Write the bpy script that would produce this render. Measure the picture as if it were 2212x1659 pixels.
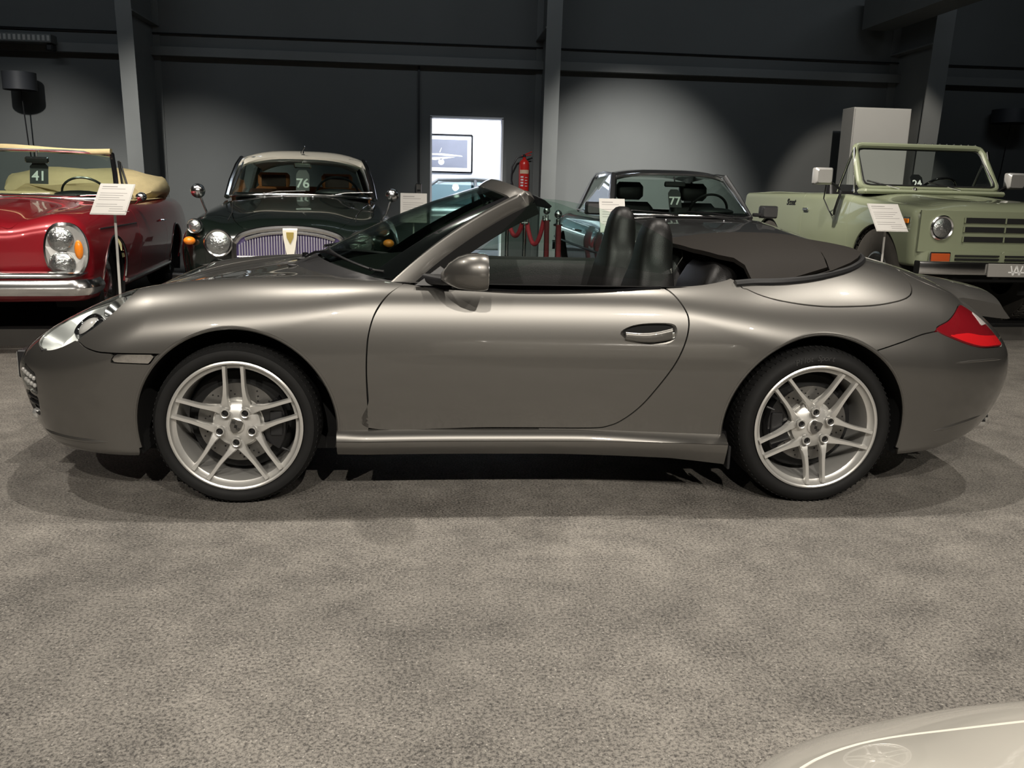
import bpy, math, random
import numpy as np
from mathutils import Matrix, Vector
for o in list(bpy.data.objects): bpy.data.objects.remove(o, do_unlink=True)
SC = bpy.context.scene
COL = SC.collection
random.seed(7)
RNG = np.random.default_rng(7)

# ------------------------------------------------------------------ camera
CAM = dict(f=1900.0, pos=(0.767, -4.271, 1.2563), pitch=0.21675, roll=0.02502, yaw=0.09336)
def set_camera(C):
    f, pos, pi, ro, ya = C['f'], C['pos'], C['pitch'], C['roll'], C['yaw']
    c, s = math.cos(ya), math.sin(ya)
    r0 = Vector((c, -s, 0)); f0 = Vector((s, c, 0)); up = Vector((0, 0, 1))
    fwd = f0*math.cos(pi) - up*math.sin(pi)
    u1 = up*math.cos(pi) + f0*math.sin(pi)
    right = r0*math.cos(ro) + u1*math.sin(ro)
    upc = u1*math.cos(ro) - r0*math.sin(ro)
    m = Matrix(((right.x, upc.x, -fwd.x, pos[0]), (right.y, upc.y, -fwd.y, pos[1]), (right.z, upc.z, -fwd.z, pos[2]), (0, 0, 0, 1)))
    cd = bpy.data.cameras.new('camera'); co = bpy.data.objects.new('camera', cd); COL.objects.link(co)
    co.matrix_world = m
    cd.sensor_fit = 'HORIZONTAL'; cd.sensor_width = 36.0; cd.lens = 36.0*f/2212.0
    cd.clip_start = 0.05; cd.clip_end = 200
    SC.camera = co
set_camera(CAM)

# ------------------------------------------------------------------ world, exposure, ceiling lamps, wall fill
w = bpy.data.worlds.new('hall_air'); SC.world = w; w.use_nodes = True
w.node_tree.nodes['Background'].inputs[0].default_value = (0.55, 0.62, 0.70, 1)
w.node_tree.nodes['Background'].inputs[1].default_value = 0.012
vs = SC.view_settings
vs.view_transform = 'Standard'; vs.look = 'None'; vs.gamma = 1.0; vs.use_curve_mapping = False
vs.exposure = 0.0
WARM = (1.0, 0.93, 0.83)
NEUT = (1.0, 0.98, 0.93)
def spot(name, loc, target, power, angle=70, blend=0.5, size=0.06, color=WARM):
    l = bpy.data.lights.new(name, 'SPOT'); l.energy = power; l.spot_size = math.radians(angle); l.spot_blend = blend
    l.shadow_soft_size = size; l.color = color
    o = bpy.data.objects.new(name, l); COL.objects.link(o); o.location = loc
    o.rotation_euler = (Vector(target)-Vector(loc)).to_track_quat('-Z', 'Y').to_euler()
    return o
def area(name, loc, target, power, sx, sy, color=WARM, rz=0):
    l = bpy.data.lights.new(name, 'AREA'); l.energy = power; l.shape = 'RECTANGLE'; l.size = sx; l.size_y = sy; l.color = color
    o = bpy.data.objects.new(name, l); COL.objects.link(o); o.location = loc
    o.rotation_euler = (Vector(target)-Vector(loc)).to_track_quat('-Z', 'X').to_euler()
    return o
CEIL = 5.6
# track lamps right above the grey convertible and a second row behind the viewer
for i, (x, pw) in enumerate(((-3.0, 470), (-0.3, 470), (2.3, 500), (5.0, 360))):
    spot('aisle_track_lamp', (x, 0.2, CEIL-0.3), (x, -0.3, 0), pw, 120, 0.6, 0.06)
for i, (x, pw) in enumerate(((-2.6, 860), (0.2, 1020), (2.6, 1020), (4.9, 800))):
    spot('aisle_track_lamp', (x, -7.6, CEIL-0.3), (x, -2.2, 0), pw, 66, 0.5, 0.05)
# track lamps aimed at the fronts of the parked classics
for i, (x, tx, pw) in enumerate(((-4.4, -3.2, 700), (-1.5, -0.9, 760), (2.0, 2.9, 600), (4.4, 5.6, 150))):
    spot('display_track_lamp', (x, 0.9, CEIL-0.3), (tx, 4.6, 0.8), pw, 56, 0.6, 0.06)
spot('display_track_lamp', (1.9, 3.6, CEIL-0.3), (6.2, 6.2, 0.9), 1900, 46, 0.6, 0.06)
spot('display_track_lamp', (6.3, 5.0, CEIL-0.3), (7.8, 9.6, 1.3), 900, 30, 0.4, 0.05)
# lamps between the cars and the back wall
for i, (x, tx, tz, pw, an) in enumerate(((-4.9, -5.4, 0.2, 1600, 42), (-3.35, -2.9, -0.4, 1900, 42), (1.5, 1.7, 0.2, 700, 34), (3.9, 4.0, 0.5, 3800, 42))):
    spot('wall_wash_lamp', (x, 5.2, CEIL-0.3), (tx, 10.5, tz), pw, an, 1.0, 0.08, NEUT)
# cool fill lights, added to lift the whole back wall a little
for x in (-5.0, 1.5, 8.0):
    area('wall_fill_light', (x, 5.2, CEIL-0.15), (x, 10.5, 2.2), 28, 0.12, 4.0, (0.80, 0.91, 1.0))
# ------------------------------------------------------------------ helpers: materials
MATS = {}
def sock(n, *names):
    for k in names:
        if k in n.inputs: return n.inputs[k]
def mat(name, col, rough=0.5, metal=0.0, coat=0.0, coat_rough=0.03, noise=0.0, nscale=40.0, bump=0.0, bscale=200.0, spec=None, emit=None, estr=0.0, trans=0.0, ior=None, rnoise=0.0):
    if name in MATS: return MATS[name]
    m = bpy.data.materials.new(name); m.use_nodes = True; nt = m.node_tree; b = nt.nodes['Principled BSDF']
    b.inputs['Base Color'].default_value = (*col, 1); b.inputs['Roughness'].default_value = rough; b.inputs['Metallic'].default_value = metal
    sock(b, 'Coat Weight').default_value = coat; sock(b, 'Coat Roughness').default_value = coat_rough
    if spec is not None: sock(b, 'Specular IOR Level').default_value = spec
    if ior: b.inputs['IOR'].default_value = ior
    if trans: sock(b, 'Transmission Weight').default_value = trans
    if emit: sock(b, 'Emission Color').default_value = (*emit, 1); sock(b, 'Emission Strength').default_value = estr
    tc = nt.nodes.new('ShaderNodeTexCoord')
    n = nt.nodes.new('ShaderNodeTexNoise'); n.inputs['Scale'].default_value = nscale; n.inputs['Detail'].default_value = 4
    nt.links.new(tc.outputs['Object'], n.inputs['Vector'])
    mx = nt.nodes.new('ShaderNodeMixRGB'); mx.blend_type = 'MULTIPLY'; mx.inputs[0].default_value = 1.0
    mx.inputs[1].default_value = (*col, 1)
    mr = nt.nodes.new('ShaderNodeMapRange'); mr.inputs[3].default_value = 1-noise; mr.inputs[4].default_value = 1+noise
    nt.links.new(n.outputs[0], mr.inputs[0]); nt.links.new(mr.outputs[0], mx.inputs[2]); nt.links.new(mx.outputs[0], b.inputs['Base Color'])
    if rnoise:
        r2 = nt.nodes.new('ShaderNodeMapRange'); r2.inputs[3].default_value = rough-rnoise; r2.inputs[4].default_value = rough+rnoise
        nt.links.new(n.outputs[0], r2.inputs[0]); nt.links.new(r2.outputs[0], b.inputs['Roughness'])
    if bump:
        n2 = nt.nodes.new('ShaderNodeTexNoise'); n2.inputs['Scale'].default_value = bscale; n2.inputs['Detail'].default_value = 3
        nt.links.new(tc.outputs['Object'], n2.inputs['Vector'])
        bp = nt.nodes.new('ShaderNodeBump'); bp.inputs['Strength'].default_value = bump; bp.inputs['Distance'].default_value = 0.01
        nt.links.new(n2.outputs[0], bp.inputs['Height']); nt.links.new(bp.outputs[0], b.inputs['Normal'])
    MATS[name] = m
    return m
def glass(name, tint=(0.9, 0.95, 0.93), refl=1.0, rough=0.0, mingl=0.03):
    if name in MATS: return MATS[name]
    m = bpy.data.materials.new(name); m.use_nodes = True; nt = m.node_tree; nt.nodes.clear()
    out = nt.nodes.new('ShaderNodeOutputMaterial'); t = nt.nodes.new('ShaderNodeBsdfTransparent'); g = nt.nodes.new('ShaderNodeBsdfGlossy')
    t.inputs[0].default_value = (*tint, 1); g.inputs[0].default_value = (refl, refl, refl, 1); g.inputs[1].default_value = rough
    lw = nt.nodes.new('ShaderNodeLayerWeight'); lw.inputs[0].default_value = 0.5
    pw = nt.nodes.new('ShaderNodeMath'); pw.operation = 'POWER'; pw.inputs[1].default_value = 5.0; nt.links.new(lw.outputs['Facing'], pw.inputs[0])
    mr = nt.nodes.new('ShaderNodeMapRange'); mr.inputs[3].default_value = mingl; mr.inputs[4].default_value = 0.9; nt.links.new(pw.outputs[0], mr.inputs[0])
    mx = nt.nodes.new('ShaderNodeMixShader')
    nt.links.new(mr.outputs[0], mx.inputs[0]); nt.links.new(t.outputs[0], mx.inputs[1]); nt.links.new(g.outputs[0], mx.inputs[2]); nt.links.new(mx.outputs[0], out.inputs[0])
    MATS[name] = m
    return m
def car_paint(name, col, metal=0.75, rough=0.38, flake=0.25):
    m = mat(name, col, rough, metal, 1.0, 0.02, flake*0.4, 900.0)
    return m
# ------------------------------------------------------------------ helpers: meshes
def mesh(name, V, F, m, parent=None, smooth=True, normals=None, mats=None, idx=None):
    me = bpy.data.meshes.new(name)
    if isinstance(V, np.ndarray): V = V.tolist()
    me.from_pydata(V, [], [list(map(int, f)) for f in F]); me.update()
    ms = mats if mats else [m]
    for k in ms: me.materials.append(MATS[k] if isinstance(k, str) else k)
    if idx is not None: me.polygons.foreach_set('material_index', np.asarray(idx, dtype=np.int32))
    if smooth:
        me.polygons.foreach_set('use_smooth', np.ones(len(me.polygons), dtype=bool))
    if normals is not None: me.normals_split_custom_set_from_vertices(np.asarray(normals).tolist())
    elif smooth and len(F) > 0: auto_sharp(me)
    o = bpy.data.objects.new(name, me); COL.objects.link(o)
    if parent is not None: o.parent = parent
    return o
def auto_sharp(me, deg=35):
    try: me.set_sharp_from_angle(angle=math.radians(deg))
    except Exception: pass
class MB:
    """collects simple solids into one mesh"""
    def __init__(s): s.V = []; s.F = []; s.M = []
    def add(s, V, F, mi=0):
        n = len(s.V); s.V += [tuple(map(float, v)) for v in V]; s.F += [tuple(i+n for i in f) for f in F]; s.M += [mi]*len(F); return s
    def box(s, c, d, rot=None, mi=0, bev=0.0):
        x, y, z = d[0]/2, d[1]/2, d[2]/2
        if bev > 0:
            b = min(bev, x*.9, y*.9, z*.9); P = []
            # chamfered box: 24 verts
            for sx in (-1, 1):
                for sy in (-1, 1):
                    for sz in (-1, 1):
                        P += [(sx*x, sy*(y-b), sz*(z-b)), (sx*(x-b), sy*y, sz*(z-b)), (sx*(x-b), sy*(y-b), sz*z)]
            me = convex_faces(P); F = me
        else:
            P = [(sx*x, sy*y, sz*z) for sx in (-1, 1) for sy in (-1, 1) for sz in (-1, 1)]
            F = [(0, 1, 3, 2), (4, 6, 7, 5), (0, 4, 5, 1), (2, 3, 7, 6), (0, 2, 6, 4), (1, 5, 7, 3)]
        M = rot if rot is not None else Matrix.Identity(3)
        return s.add([tuple((M @ Vector(p)) + Vector(c)) for p in P], F, mi)
    def cyl(s, a, b, r, r2=None, n=16, mi=0, cap=True):
        a = Vector(a); b = Vector(b); r2 = r if r2 is None else r2
        q = (b-a).to_track_quat('Z', 'Y'); V = []
        for k in range(n):
            t = 2*math.pi*k/n; V.append(a + q @ Vector((r*math.cos(t), r*math.sin(t), 0)))
        for k in range(n):
            t = 2*math.pi*k/n; V.append(b + q @ Vector((r2*math.cos(t), r2*math.sin(t), 0)))
        F = [(k, (k+1) % n, n+(k+1) % n, n+k) for k in range(n)]
        if cap: F += [tuple(range(n-1, -1, -1)), tuple(range(n, 2*n))]
        return s.add(V, F, mi)
    def lathe(s, prof, c=(0, 0, 0), axis='Z', n=32, mi=0, close=False):
        V = []; m = len(prof)
        for k in range(n):
            t = 2*math.pi*k/n; ct, st = math.cos(t), math.sin(t)
            for (r, h) in prof:
                p = {'Z': (r*ct, r*st, h), 'Y': (r*ct, h, r*st), 'X': (h, r*ct, r*st)}[axis]
                V.append((p[0]+c[0], p[1]+c[1], p[2]+c[2]))
        F = []
        for k in range(n):
            k2 = (k+1) % n
            for j in range(m-1 if not close else m):
                j2 = (j+1) % m
                F.append((k*m+j, k2*m+j, k2*m+j2, k*m+j2))
        return s.add(V, F, mi)
    def tube(s, pts, r, n=8, mi=0, closed=False, rs=None):
        P = [Vector(p) for p in pts]; V = []; N = len(P)
        up = Vector((0, 0, 1)); prev = None
        for i in range(N):
            t = (P[(i+1) % N]-P[i-1]) if (closed or 0 < i < N-1) else (P[1]-P[0] if i == 0 else P[-1]-P[-2])
            t.normalize()
            if prev is None:
                a = up.cross(t)
                if a.length < 0.1: a = Vector((1, 0, 0)).cross(t)
            else: a = prev - t*prev.dot(t)
            a.normalize(); b = t.cross(a); prev = a
            rr = rs[i] if rs else r
            for k in range(n):
                th = 2*math.pi*k/n; V.append(P[i]+a*(rr*math.cos(th))+b*(rr*math.sin(th)))
        F = []
        for i in range(N if closed else N-1):
            i2 = (i+1) % N
            for k in range(n): F.append((i*n+k, i*n+(k+1) % n, i2*n+(k+1) % n, i2*n+k))
        if not closed: F += [tuple(range(n-1, -1, -1)), tuple(range((N-1)*n, N*n))]
        return s.add(V, F, mi)
    def loft(s, rings, mi=0, closed=True, cap=True):
        n = len(rings[0]); V = [p for r in rings for p in r]; F = []
        for i in range(len(rings)-1):
            for k in range(n if closed else n-1):
                F.append((i*n+k, i*n+(k+1) % n, (i+1)*n+(k+1) % n, (i+1)*n+k))
        if cap and closed: F += [tuple(range(n-1, -1, -1)), tuple(range((len(rings)-1)*n, len(rings)*n))]
        return s.add(V, F, mi)
    def prism(s, poly, z0, z1, fn=None, mi=0):
        """poly in 2D, fn maps (u,v,w)->xyz"""
        n = len(poly); fn = fn or (lambda u, v, w: (u, v, w))
        V = [fn(u, v, z0) for u, v in poly]+[fn(u, v, z1) for u, v in poly]
        F = [tuple(range(n-1, -1, -1)), tuple(range(n, 2*n))]+[(k, (k+1) % n, n+(k+1) % n, n+k) for k in range(n)]
        return s.add(V, F, mi)
    def grid(s, G, mi=0, thick=None):
        """G[i][j] points -> sheet; thick offsets along normals to a closed slab"""
        A = np.array(G, dtype=float); a, b = A.shape[:2]
        F = [(i*b+j, (i+1)*b+j, (i+1)*b+j+1, i*b+j+1) for i in range(a-1) for j in range(b-1)]
        if thick is None: return s.add(A.reshape(-1, 3), F, mi)
        du = np.gradient(A, axis=0); dv = np.gradient(A, axis=1); nn = np.cross(du, dv); nn /= np.linalg.norm(nn, axis=2, keepdims=True)+1e-12
        B = A - nn*thick; n = a*b
        F2 = [tuple(i+n for i in reversed(f)) for f in F]
        rim = [(i, 0) for i in range(a)]+[(a-1, j) for j in range(1, b)]+[(i, b-1) for i in range(a-2, -1, -1)]+[(0, j) for j in range(b-2, 0, -1)]
        ids = [i*b+j for i, j in rim]
        F3 = [(ids[k], ids[k-1], ids[k-1]+n, ids[k]+n) for k in range(len(ids))]
        return s.add(np.vstack([A.reshape(-1, 3), B.reshape(-1, 3)]), F+F2+F3, mi)
    def ellipsoid(s, c, r, n=20, m=12, mi=0, rot=None):
        prof = [(math.sin(math.pi*j/m), -math.cos(math.pi*j/m)) for j in range(m+1)]
        k0 = len(s.V); s.lathe(prof, n=n, mi=mi)
        M = rot if rot is not None else Matrix.Identity(3)
        for i in range(k0, len(s.V)):
            v = s.V[i]; s.V[i] = tuple((M @ Vector((v[0]*r[0], v[1]*r[1], v[2]*r[2])))+Vector(c))
        return s
    def xf(s, M):
        s.V = [tuple(M @ Vector(v)) for v in s.V]; return s
    def build(s, name, m, parent=None, smooth=True, mats=None):
        return mesh(name, s.V, s.F, m, parent, smooth, mats=mats, idx=s.M if mats else None)
def convex_faces(P):
    import bmesh
    bm = bmesh.new()
    for p in P: bm.verts.new(p)
    bm.verts.ensure_lookup_table()
    bmesh.ops.convex_hull(bm, input=bm.verts[:])
    bmesh.ops.dissolve_limit(bm, angle_limit=0.01, verts=bm.verts[:], edges=bm.edges[:])
    bm.verts.index_update()
    F = [tuple(v.index for v in f.verts) for f in bm.faces]; co = [tuple(v.co) for v in bm.verts]
    bm.free()
    key = {tuple(round(c, 6) for c in p): i for i, p in enumerate(P)}
    return [tuple(key[tuple(round(c, 6) for c in co[i])] for i in f) for f in F]
def empty(name, loc=(0, 0, 0), rz=0.0, label=None, cat=None, group=None):
    o = bpy.data.objects.new(name, None); COL.objects.link(o); o.location = loc; o.rotation_euler = (0, 0, rz); o.empty_display_size = 0.2
    return tag(o, label, cat, group)
def tag(o, label=None, cat=None, group=None, kind=None):
    if label: o['label'] = label
    if cat: o['category'] = cat
    if group: o['group'] = group
    if kind: o['kind'] = kind
    return o
def text_mesh(txt, size, depth=0.002, spacing=1.0, shear=0.0, bold=0.0):
    c = bpy.data.curves.new('txt', 'FONT'); c.body = txt; c.size = size; c.extrude = depth; c.align_x = 'CENTER'; c.align_y = 'CENTER'; c.space_character = spacing; c.shear = shear; c.offset = bold; c.resolution_u = 4
    o = bpy.data.objects.new('txt', c); COL.objects.link(o)
    dg = bpy.context.evaluated_depsgraph_get(); me = o.evaluated_get(dg).to_mesh()
    V = [tuple(v.co) for v in me.vertices]; F = [tuple(p.vertices) for p in me.polygons]
    o.evaluated_get(dg).to_mesh_clear(); bpy.data.objects.remove(o); bpy.data.curves.remove(c)
    return V, F
def text_obj(name, txt, size, M, m, parent=None, **kw):
    V, F = text_mesh(txt, size, **kw)
    return mesh(name, [tuple(M @ Vector(v)) for v in V], F, m, parent, smooth=False)
def frame(o, ex, ey, ez=None):
    ex = Vector(ex).normalized(); ey = Vector(ey).normalized(); ez = ex.cross(ey).normalized() if ez is None else Vector(ez)
    return Matrix(((ex.x, ey.x, ez.x, o[0]), (ex.y, ey.y, ez.y, o[1]), (ex.z, ey.z, ez.z, o[2]), (0, 0, 0, 1)))
def rotz(a): return Matrix.Rotation(a, 3, 'Z')
# ------------------------------------------------------------------ helpers: smooth curves and implicit car bodies
def pchip(xs, ys):
    xs = np.array(xs, float); ys = np.array(ys, float); h = np.diff(xs); d = np.diff(ys)/h; m = np.zeros(len(xs))
    for i in range(1, len(xs)-1):
        if d[i-1]*d[i] > 0:
            w1 = 2*h[i]+h[i-1]; w2 = h[i]+2*h[i-1]; m[i] = (w1+w2)/(w1/d[i-1]+w2/d[i])
    m[0] = d[0]; m[-1] = d[-1]
    def f(x):
        x = np.clip(np.asarray(x, float), xs[0], xs[-1]); i = np.clip(np.searchsorted(xs, x)-1, 0, len(xs)-2)
        t = (x-xs[i])/h[i]; t2 = t*t; t3 = t2*t
        return (2*t3-3*t2+1)*ys[i]+(t3-2*t2+t)*h[i]*m[i]+(-2*t3+3*t2)*ys[i+1]+(t3-t2)*h[i]*m[i+1]
    return f
def P(*pairs): return pchip([p[0] for p in pairs], [p[1] for p in pairs])
def bw(t):
    t2 = t*t; t3 = t2*t
    return ((1-3*t+3*t2-t3)/6, (4-6*t2+3*t3)/6, (1+3*t+3*t2-3*t3)/6, t3/6)
class Spl2:
    """uniform cubic B-spline surface over sampled nodes (C2 smooth)"""
    def __init__(s, fn, x0, x1, dx, y0, y1, dy):
        s.x0, s.dx, s.y0, s.dy = x0-2*dx, dx, y0-2*dy, dy
        nx = int(round((x1-x0)/dx))+5; ny = int(round((y1-y0)/dy))+5
        X = s.x0+dx*np.arange(nx); Y = s.y0+dy*np.arange(ny)
        s.G = fn(X[:, None]+0*Y[None, :], 0*X[:, None]+Y[None, :])
        G = s.G.copy()   # one prefilter pass so that the surface stays close to the nodes
        def flt(A): return A
        s.G = G
    def __call__(s, x, y):
        G = s.G; u = (x-s.x0)/s.dx; v = (y-s.y0)/s.dy
        i = np.clip(np.floor(u).astype(int), 1, G.shape[0]-3); j = np.clip(np.floor(v).astype(int), 1, G.shape[1]-3)
        a = bw(np.clip(u-i, 0, 1)); b = bw(np.clip(v-j, 0, 1)); r = 0
        for p in range(4):
            for q in range(4): r = r+a[p]*b[q]*G[i+p-1, j+q-1]
        return r
def smax(p, q, k):
    h = np.maximum(k-np.abs(p-q), 0)/k
    return np.maximum(p, q)+h*h*k*0.25
def rows(tab, ax):
    """tab: {a: ((x,z),...)} -> fn(x,a)"""
    keys = sorted(tab); fs = [P(*tab[k]) for k in keys]
    def fn(X, A):
        shp = np.broadcast(X, A).shape; X = np.broadcast_to(X, shp).ravel(); A = np.abs(np.broadcast_to(A, shp)).ravel()
        V = np.array([f(X) for f in fs])           # k x n
        out = np.empty(len(X))
        ka = np.array(keys)
        # pchip across the keys, vectorised by unique A (node grids only)
        for a in np.unique(np.round(A, 6)):
            m = np.abs(A-a) < 1e-5
            aa = min(max(a, ka[0]), ka[-1])
            h = np.diff(ka); Vm = V[:, m]; d = np.diff(Vm, axis=0)/h[:, None]
            sl = np.zeros_like(Vm); sl[0] = 0*d[0]; sl[-1] = d[-1]
            for i in range(1, len(ka)-1): sl[i] = (d[i-1]*h[i]+d[i]*h[i-1])/(h[i]+h[i-1])
            i = int(np.clip(np.searchsorted(ka, aa)-1, 0, len(ka)-2)); t = (aa-ka[i])/h[i]; t2 = t*t; t3 = t2*t
            out[m] = (2*t3-3*t2+1)*Vm[i]+(t3-2*t2+t)*h[i]*sl[i]+(-2*t3+3*t2)*Vm[i+1]+(t3-t2)*h[i]*sl[i+1]
        return out.reshape(shp)
    return fn
class Body:
    """car body shell as a smooth implicit solid; x to the tail, a = |y|, z up"""
    def __init__(s, x0, x1, z0, z1, top, wmax, woff, nose, nplan, tail, tplan, bottom, kst, kn=0.16, kt=0.16, kb=0.05, amax=1.0, nd=0.08):
        s.box = (x0, x1, z0, z1, amax)
        s.T = Spl2(rows(top, 'a'), x0-.1, x1+.1, nd, -0.16, amax+.1, 0.08)
        wm = P(*wmax)
        if callable(woff): wo = woff
        else:
            w0 = P(*woff); wo = lambda X, Z: w0(Z)
        s.W = Spl2(lambda X, Z: wm(X)+wo(X, Z), x0-.1, x1+.1, nd, z0-.1, z1+.1, 0.05)
        n0, n1, t0, t1 = P(*nose), P(*nplan), P(*tail), P(*tplan)
        s.N = Spl2(lambda A, Z: n0(Z)+n1(np.abs(A)), -0.16, amax+.1, 0.05, z0-.1, z1+.1, 0.05)
        s.R = Spl2(lambda A, Z: t0(Z)+t1(np.abs(A)), -0.16, amax+.1, 0.05, z0-.1, z1+.1, 0.05)
        s.B = P(*bottom); s.k = P(*kst); s.kn, s.kt, s.kb = kn, kt, kb
    def comb(s, x, a, z, T, W, N, R, B, k):
        r = smax(a-W, (z-T)*0.93, k)
        r = smax(r, (N-x)*0.85, s.kn); r = smax(r, (x-R)*0.85, s.kt)
        return smax(r, B-z, s.kb)
    def F(s, p):
        x, a, z = p[:, 0], np.abs(p[:, 1]), p[:, 2]
        return s.comb(x, a, z, s.T(x, a), s.W(x, z), s.N(a, z), s.R(a, z), s.B(x), s.k(x))
    def grad(s, p, e=0.004):
        g = np.empty_like(p)
        for i in range(3):
            d = np.zeros(3); d[i] = e
            g[:, i] = (s.F(p+d)-s.F(p-d))/(2*e)
        return g
    def polygonise(s, h):
        x0, x1, z0, z1, am = s.box
        X = np.arange(x0, x1+h, h); A = np.arange(-1.5*h, am+h, h); Z = np.arange(z0, z1+h, h)
        T = s.T(X[:, None]+0*A[None], 0*X[:, None]+np.abs(A)[None])[:, :, None]
        W = s.W(X[:, None]+0*Z[None], 0*X[:, None]+Z[None])[:, None, :]
        N = s.N(np.abs(A)[:, None]+0*Z[None], 0*A[:, None]+Z[None])[None]; R = s.R(np.abs(A)[:, None]+0*Z[None], 0*A[:, None]+Z[None])[None]
        a3 = np.abs(A)[None, :, None]; x3 = X[:, None, None]; z3 = Z[None, None, :]
        f = s.comb(x3, a3, z3, T, W, N, R, s.B(X)[:, None, None], s.k(X)[:, None, None])
        ins = f < 0
        # surface nets
        c = np.zeros(tuple(n-1 for n in f.shape), int)
        for dx in (0, 1):
            for dy in (0, 1):
                for dz in (0, 1): c += ins[dx:f.shape[0]-1+dx, dy:f.shape[1]-1+dy, dz:f.shape[2]-1+dz]
        act = (c > 0) & (c < 8)
        idx = -np.ones(act.shape, int); ii = np.argwhere(act); idx[act] = np.arange(len(ii))
        acc = np.zeros((len(ii), 3)); cnt = np.zeros(len(ii))
        cor = [(0, 0, 0), (1, 0, 0), (0, 1, 0), (1, 1, 0), (0, 0, 1), (1, 0, 1), (0, 1, 1), (1, 1, 1)]
        fv = [f[ii[:, 0]+d[0], ii[:, 1]+d[1], ii[:, 2]+d[2]] for d in cor]
        for p in range(8):
            for q in range(p+1, 8):
                dp, dq = np.array(cor[p]), np.array(cor[q])
                if np.abs(dp-dq).sum() != 1: continue
                m = (fv[p] < 0) != (fv[q] < 0)
                t = fv[p][m]/(fv[p][m]-fv[q][m])
                acc[m] += dp+(dq-dp)*t[:, None]; cnt[m] += 1
        V = (ii+acc/cnt[:, None])*h+np.array([X[0], A[0], Z[0]])
        Fc = []
        def quads(m, ax):
            e = np.argwhere(m)
            o = [(0, 0, 0)]*4
            u, v = [(1, 2), (2, 0), (0, 1)][ax]
            du = np.eye(3, dtype=int)[u]; dv = np.eye(3, dtype=int)[v]
            ok = (e[:, u] > 0) & (e[:, v] > 0) & (e[:, u] < f.shape[u]-1) & (e[:, v] < f.shape[v]-1); e = e[ok]
            q = [idx[tuple((e-du-dv).T)], idx[tuple((e-dv).T)], idx[tuple(e.T)], idx[tuple((e-du).T)]]
            Q = np.stack(q, 1)
            sl = tuple(e.T); flip = ~ins[sl]
            Q[flip] = Q[flip][:, ::-1]
            Fc.append(Q)
        quads(ins[:-1] != ins[1:], 0); quads(ins[:, :-1] != ins[:, 1:], 1); quads(ins[:, :, :-1] != ins[:, :, 1:], 2)
        Q = np.vstack(Fc); Q = Q[(Q >= 0).all(1)]
        for _ in range(4):
            g = s.grad(V); V = V-g*np.clip(s.F(V)/np.maximum((g*g).sum(1), 1e-6), -h, h)[:, None]
        g = s.grad(V); g /= np.linalg.norm(g, axis=1, keepdims=True)+1e-9
        s.V, s.Nn, s.Q = V, g, Q
        return s
    def _surf(s, pt, n, lo0, hi0):
        A = np.linspace(lo0, hi0, 48); f = s.F(pt(np.repeat(np.arange(n), 48), np.tile(A, n))).reshape(n, 48) < 0
        j = 47-np.argmax(f[:, ::-1], 1); ok = f.any(1)
        lo = np.where(ok, A[j], 0.0); hi = np.where(ok, A[np.minimum(j+1, 47)], 0.0); ids = np.arange(n)
        for _ in range(14):
            m = (lo+hi)/2; g = s.F(pt(ids, m)) < 0; lo = np.where(g, m, lo); hi = np.where(g, hi, m)
        return lo
    def surf_y(s, x, z):
        """outermost half width at (x,z)"""
        x = np.atleast_1d(np.asarray(x, float)); z = np.atleast_1d(np.asarray(z, float))
        return s._surf(lambda i, a: np.stack([x[i], a, z[i]], 1), len(x), 0.0, s.box[4]+.05)
    def surf_z(s, x, y):
        x = np.atleast_1d(np.asarray(x, float)); y = np.atleast_1d(np.asarray(y, float))
        return s._surf(lambda i, a: np.stack([x[i], y[i], a], 1), len(x), s.box[2], s.box[3]+.05)
    def panel(s, name, fns, m, parent, sides=(-1,), rim=0.014, off=0.0, **kw):
        """cut the part of the shell where every fn(V, N) > 0; sides -1 = towards -y, 1 = mirrored, both weld into one"""
        V, N, Q = s.V, s.Nn, s.Q
        S = np.min(np.stack([np.asarray(f(V, N), float) for f in fns]), 0)
        S = np.minimum(S, V[:, 1])
        pv, pn, pf = clip(V, N, Q, S)
        if len(pf) == 0: print('EMPTY PANEL', name); return None
        pv[:, 1] = np.where(pv[:, 1] < 1e-6, 0, pv[:, 1])
        if off: pv = pv+pn*off
        VV, NN, FF = [], [], []
        n = 0
        for sd in sides:
            a = pv.copy(); b = pn.copy()
            if sd < 0: a[:, 1] *= -1; b[:, 1] *= -1
            ff = [tuple(i+n for i in (f if sd > 0 else f[::-1])) for f in pf]
            VV.append(a); NN.append(b); FF += ff; n += len(a)
        VV = np.vstack(VV); NN = np.vstack(NN)
        if len(sides) == 2:                      # weld along the centre line
            on = np.where(np.abs(VV[:, 1]) < 1e-5)[0]; NN[on, 1] = 0
            key = {}; mp = np.arange(len(VV))
            for i in on:
                k = (round(VV[i, 0], 4), round(VV[i, 2], 4)); mp[i] = key.setdefault(k, i)
            FF = [tuple(int(mp[i]) for i in f) for f in FF]
            FF = [f for f in FF if len(set(f)) == len(f)]
        if rim: VV, NN, FF = add_rim(VV, NN, FF, rim, len(sides) == 1)
        return mesh(name, VV, FF, m, parent, True, NN, **kw)
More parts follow.
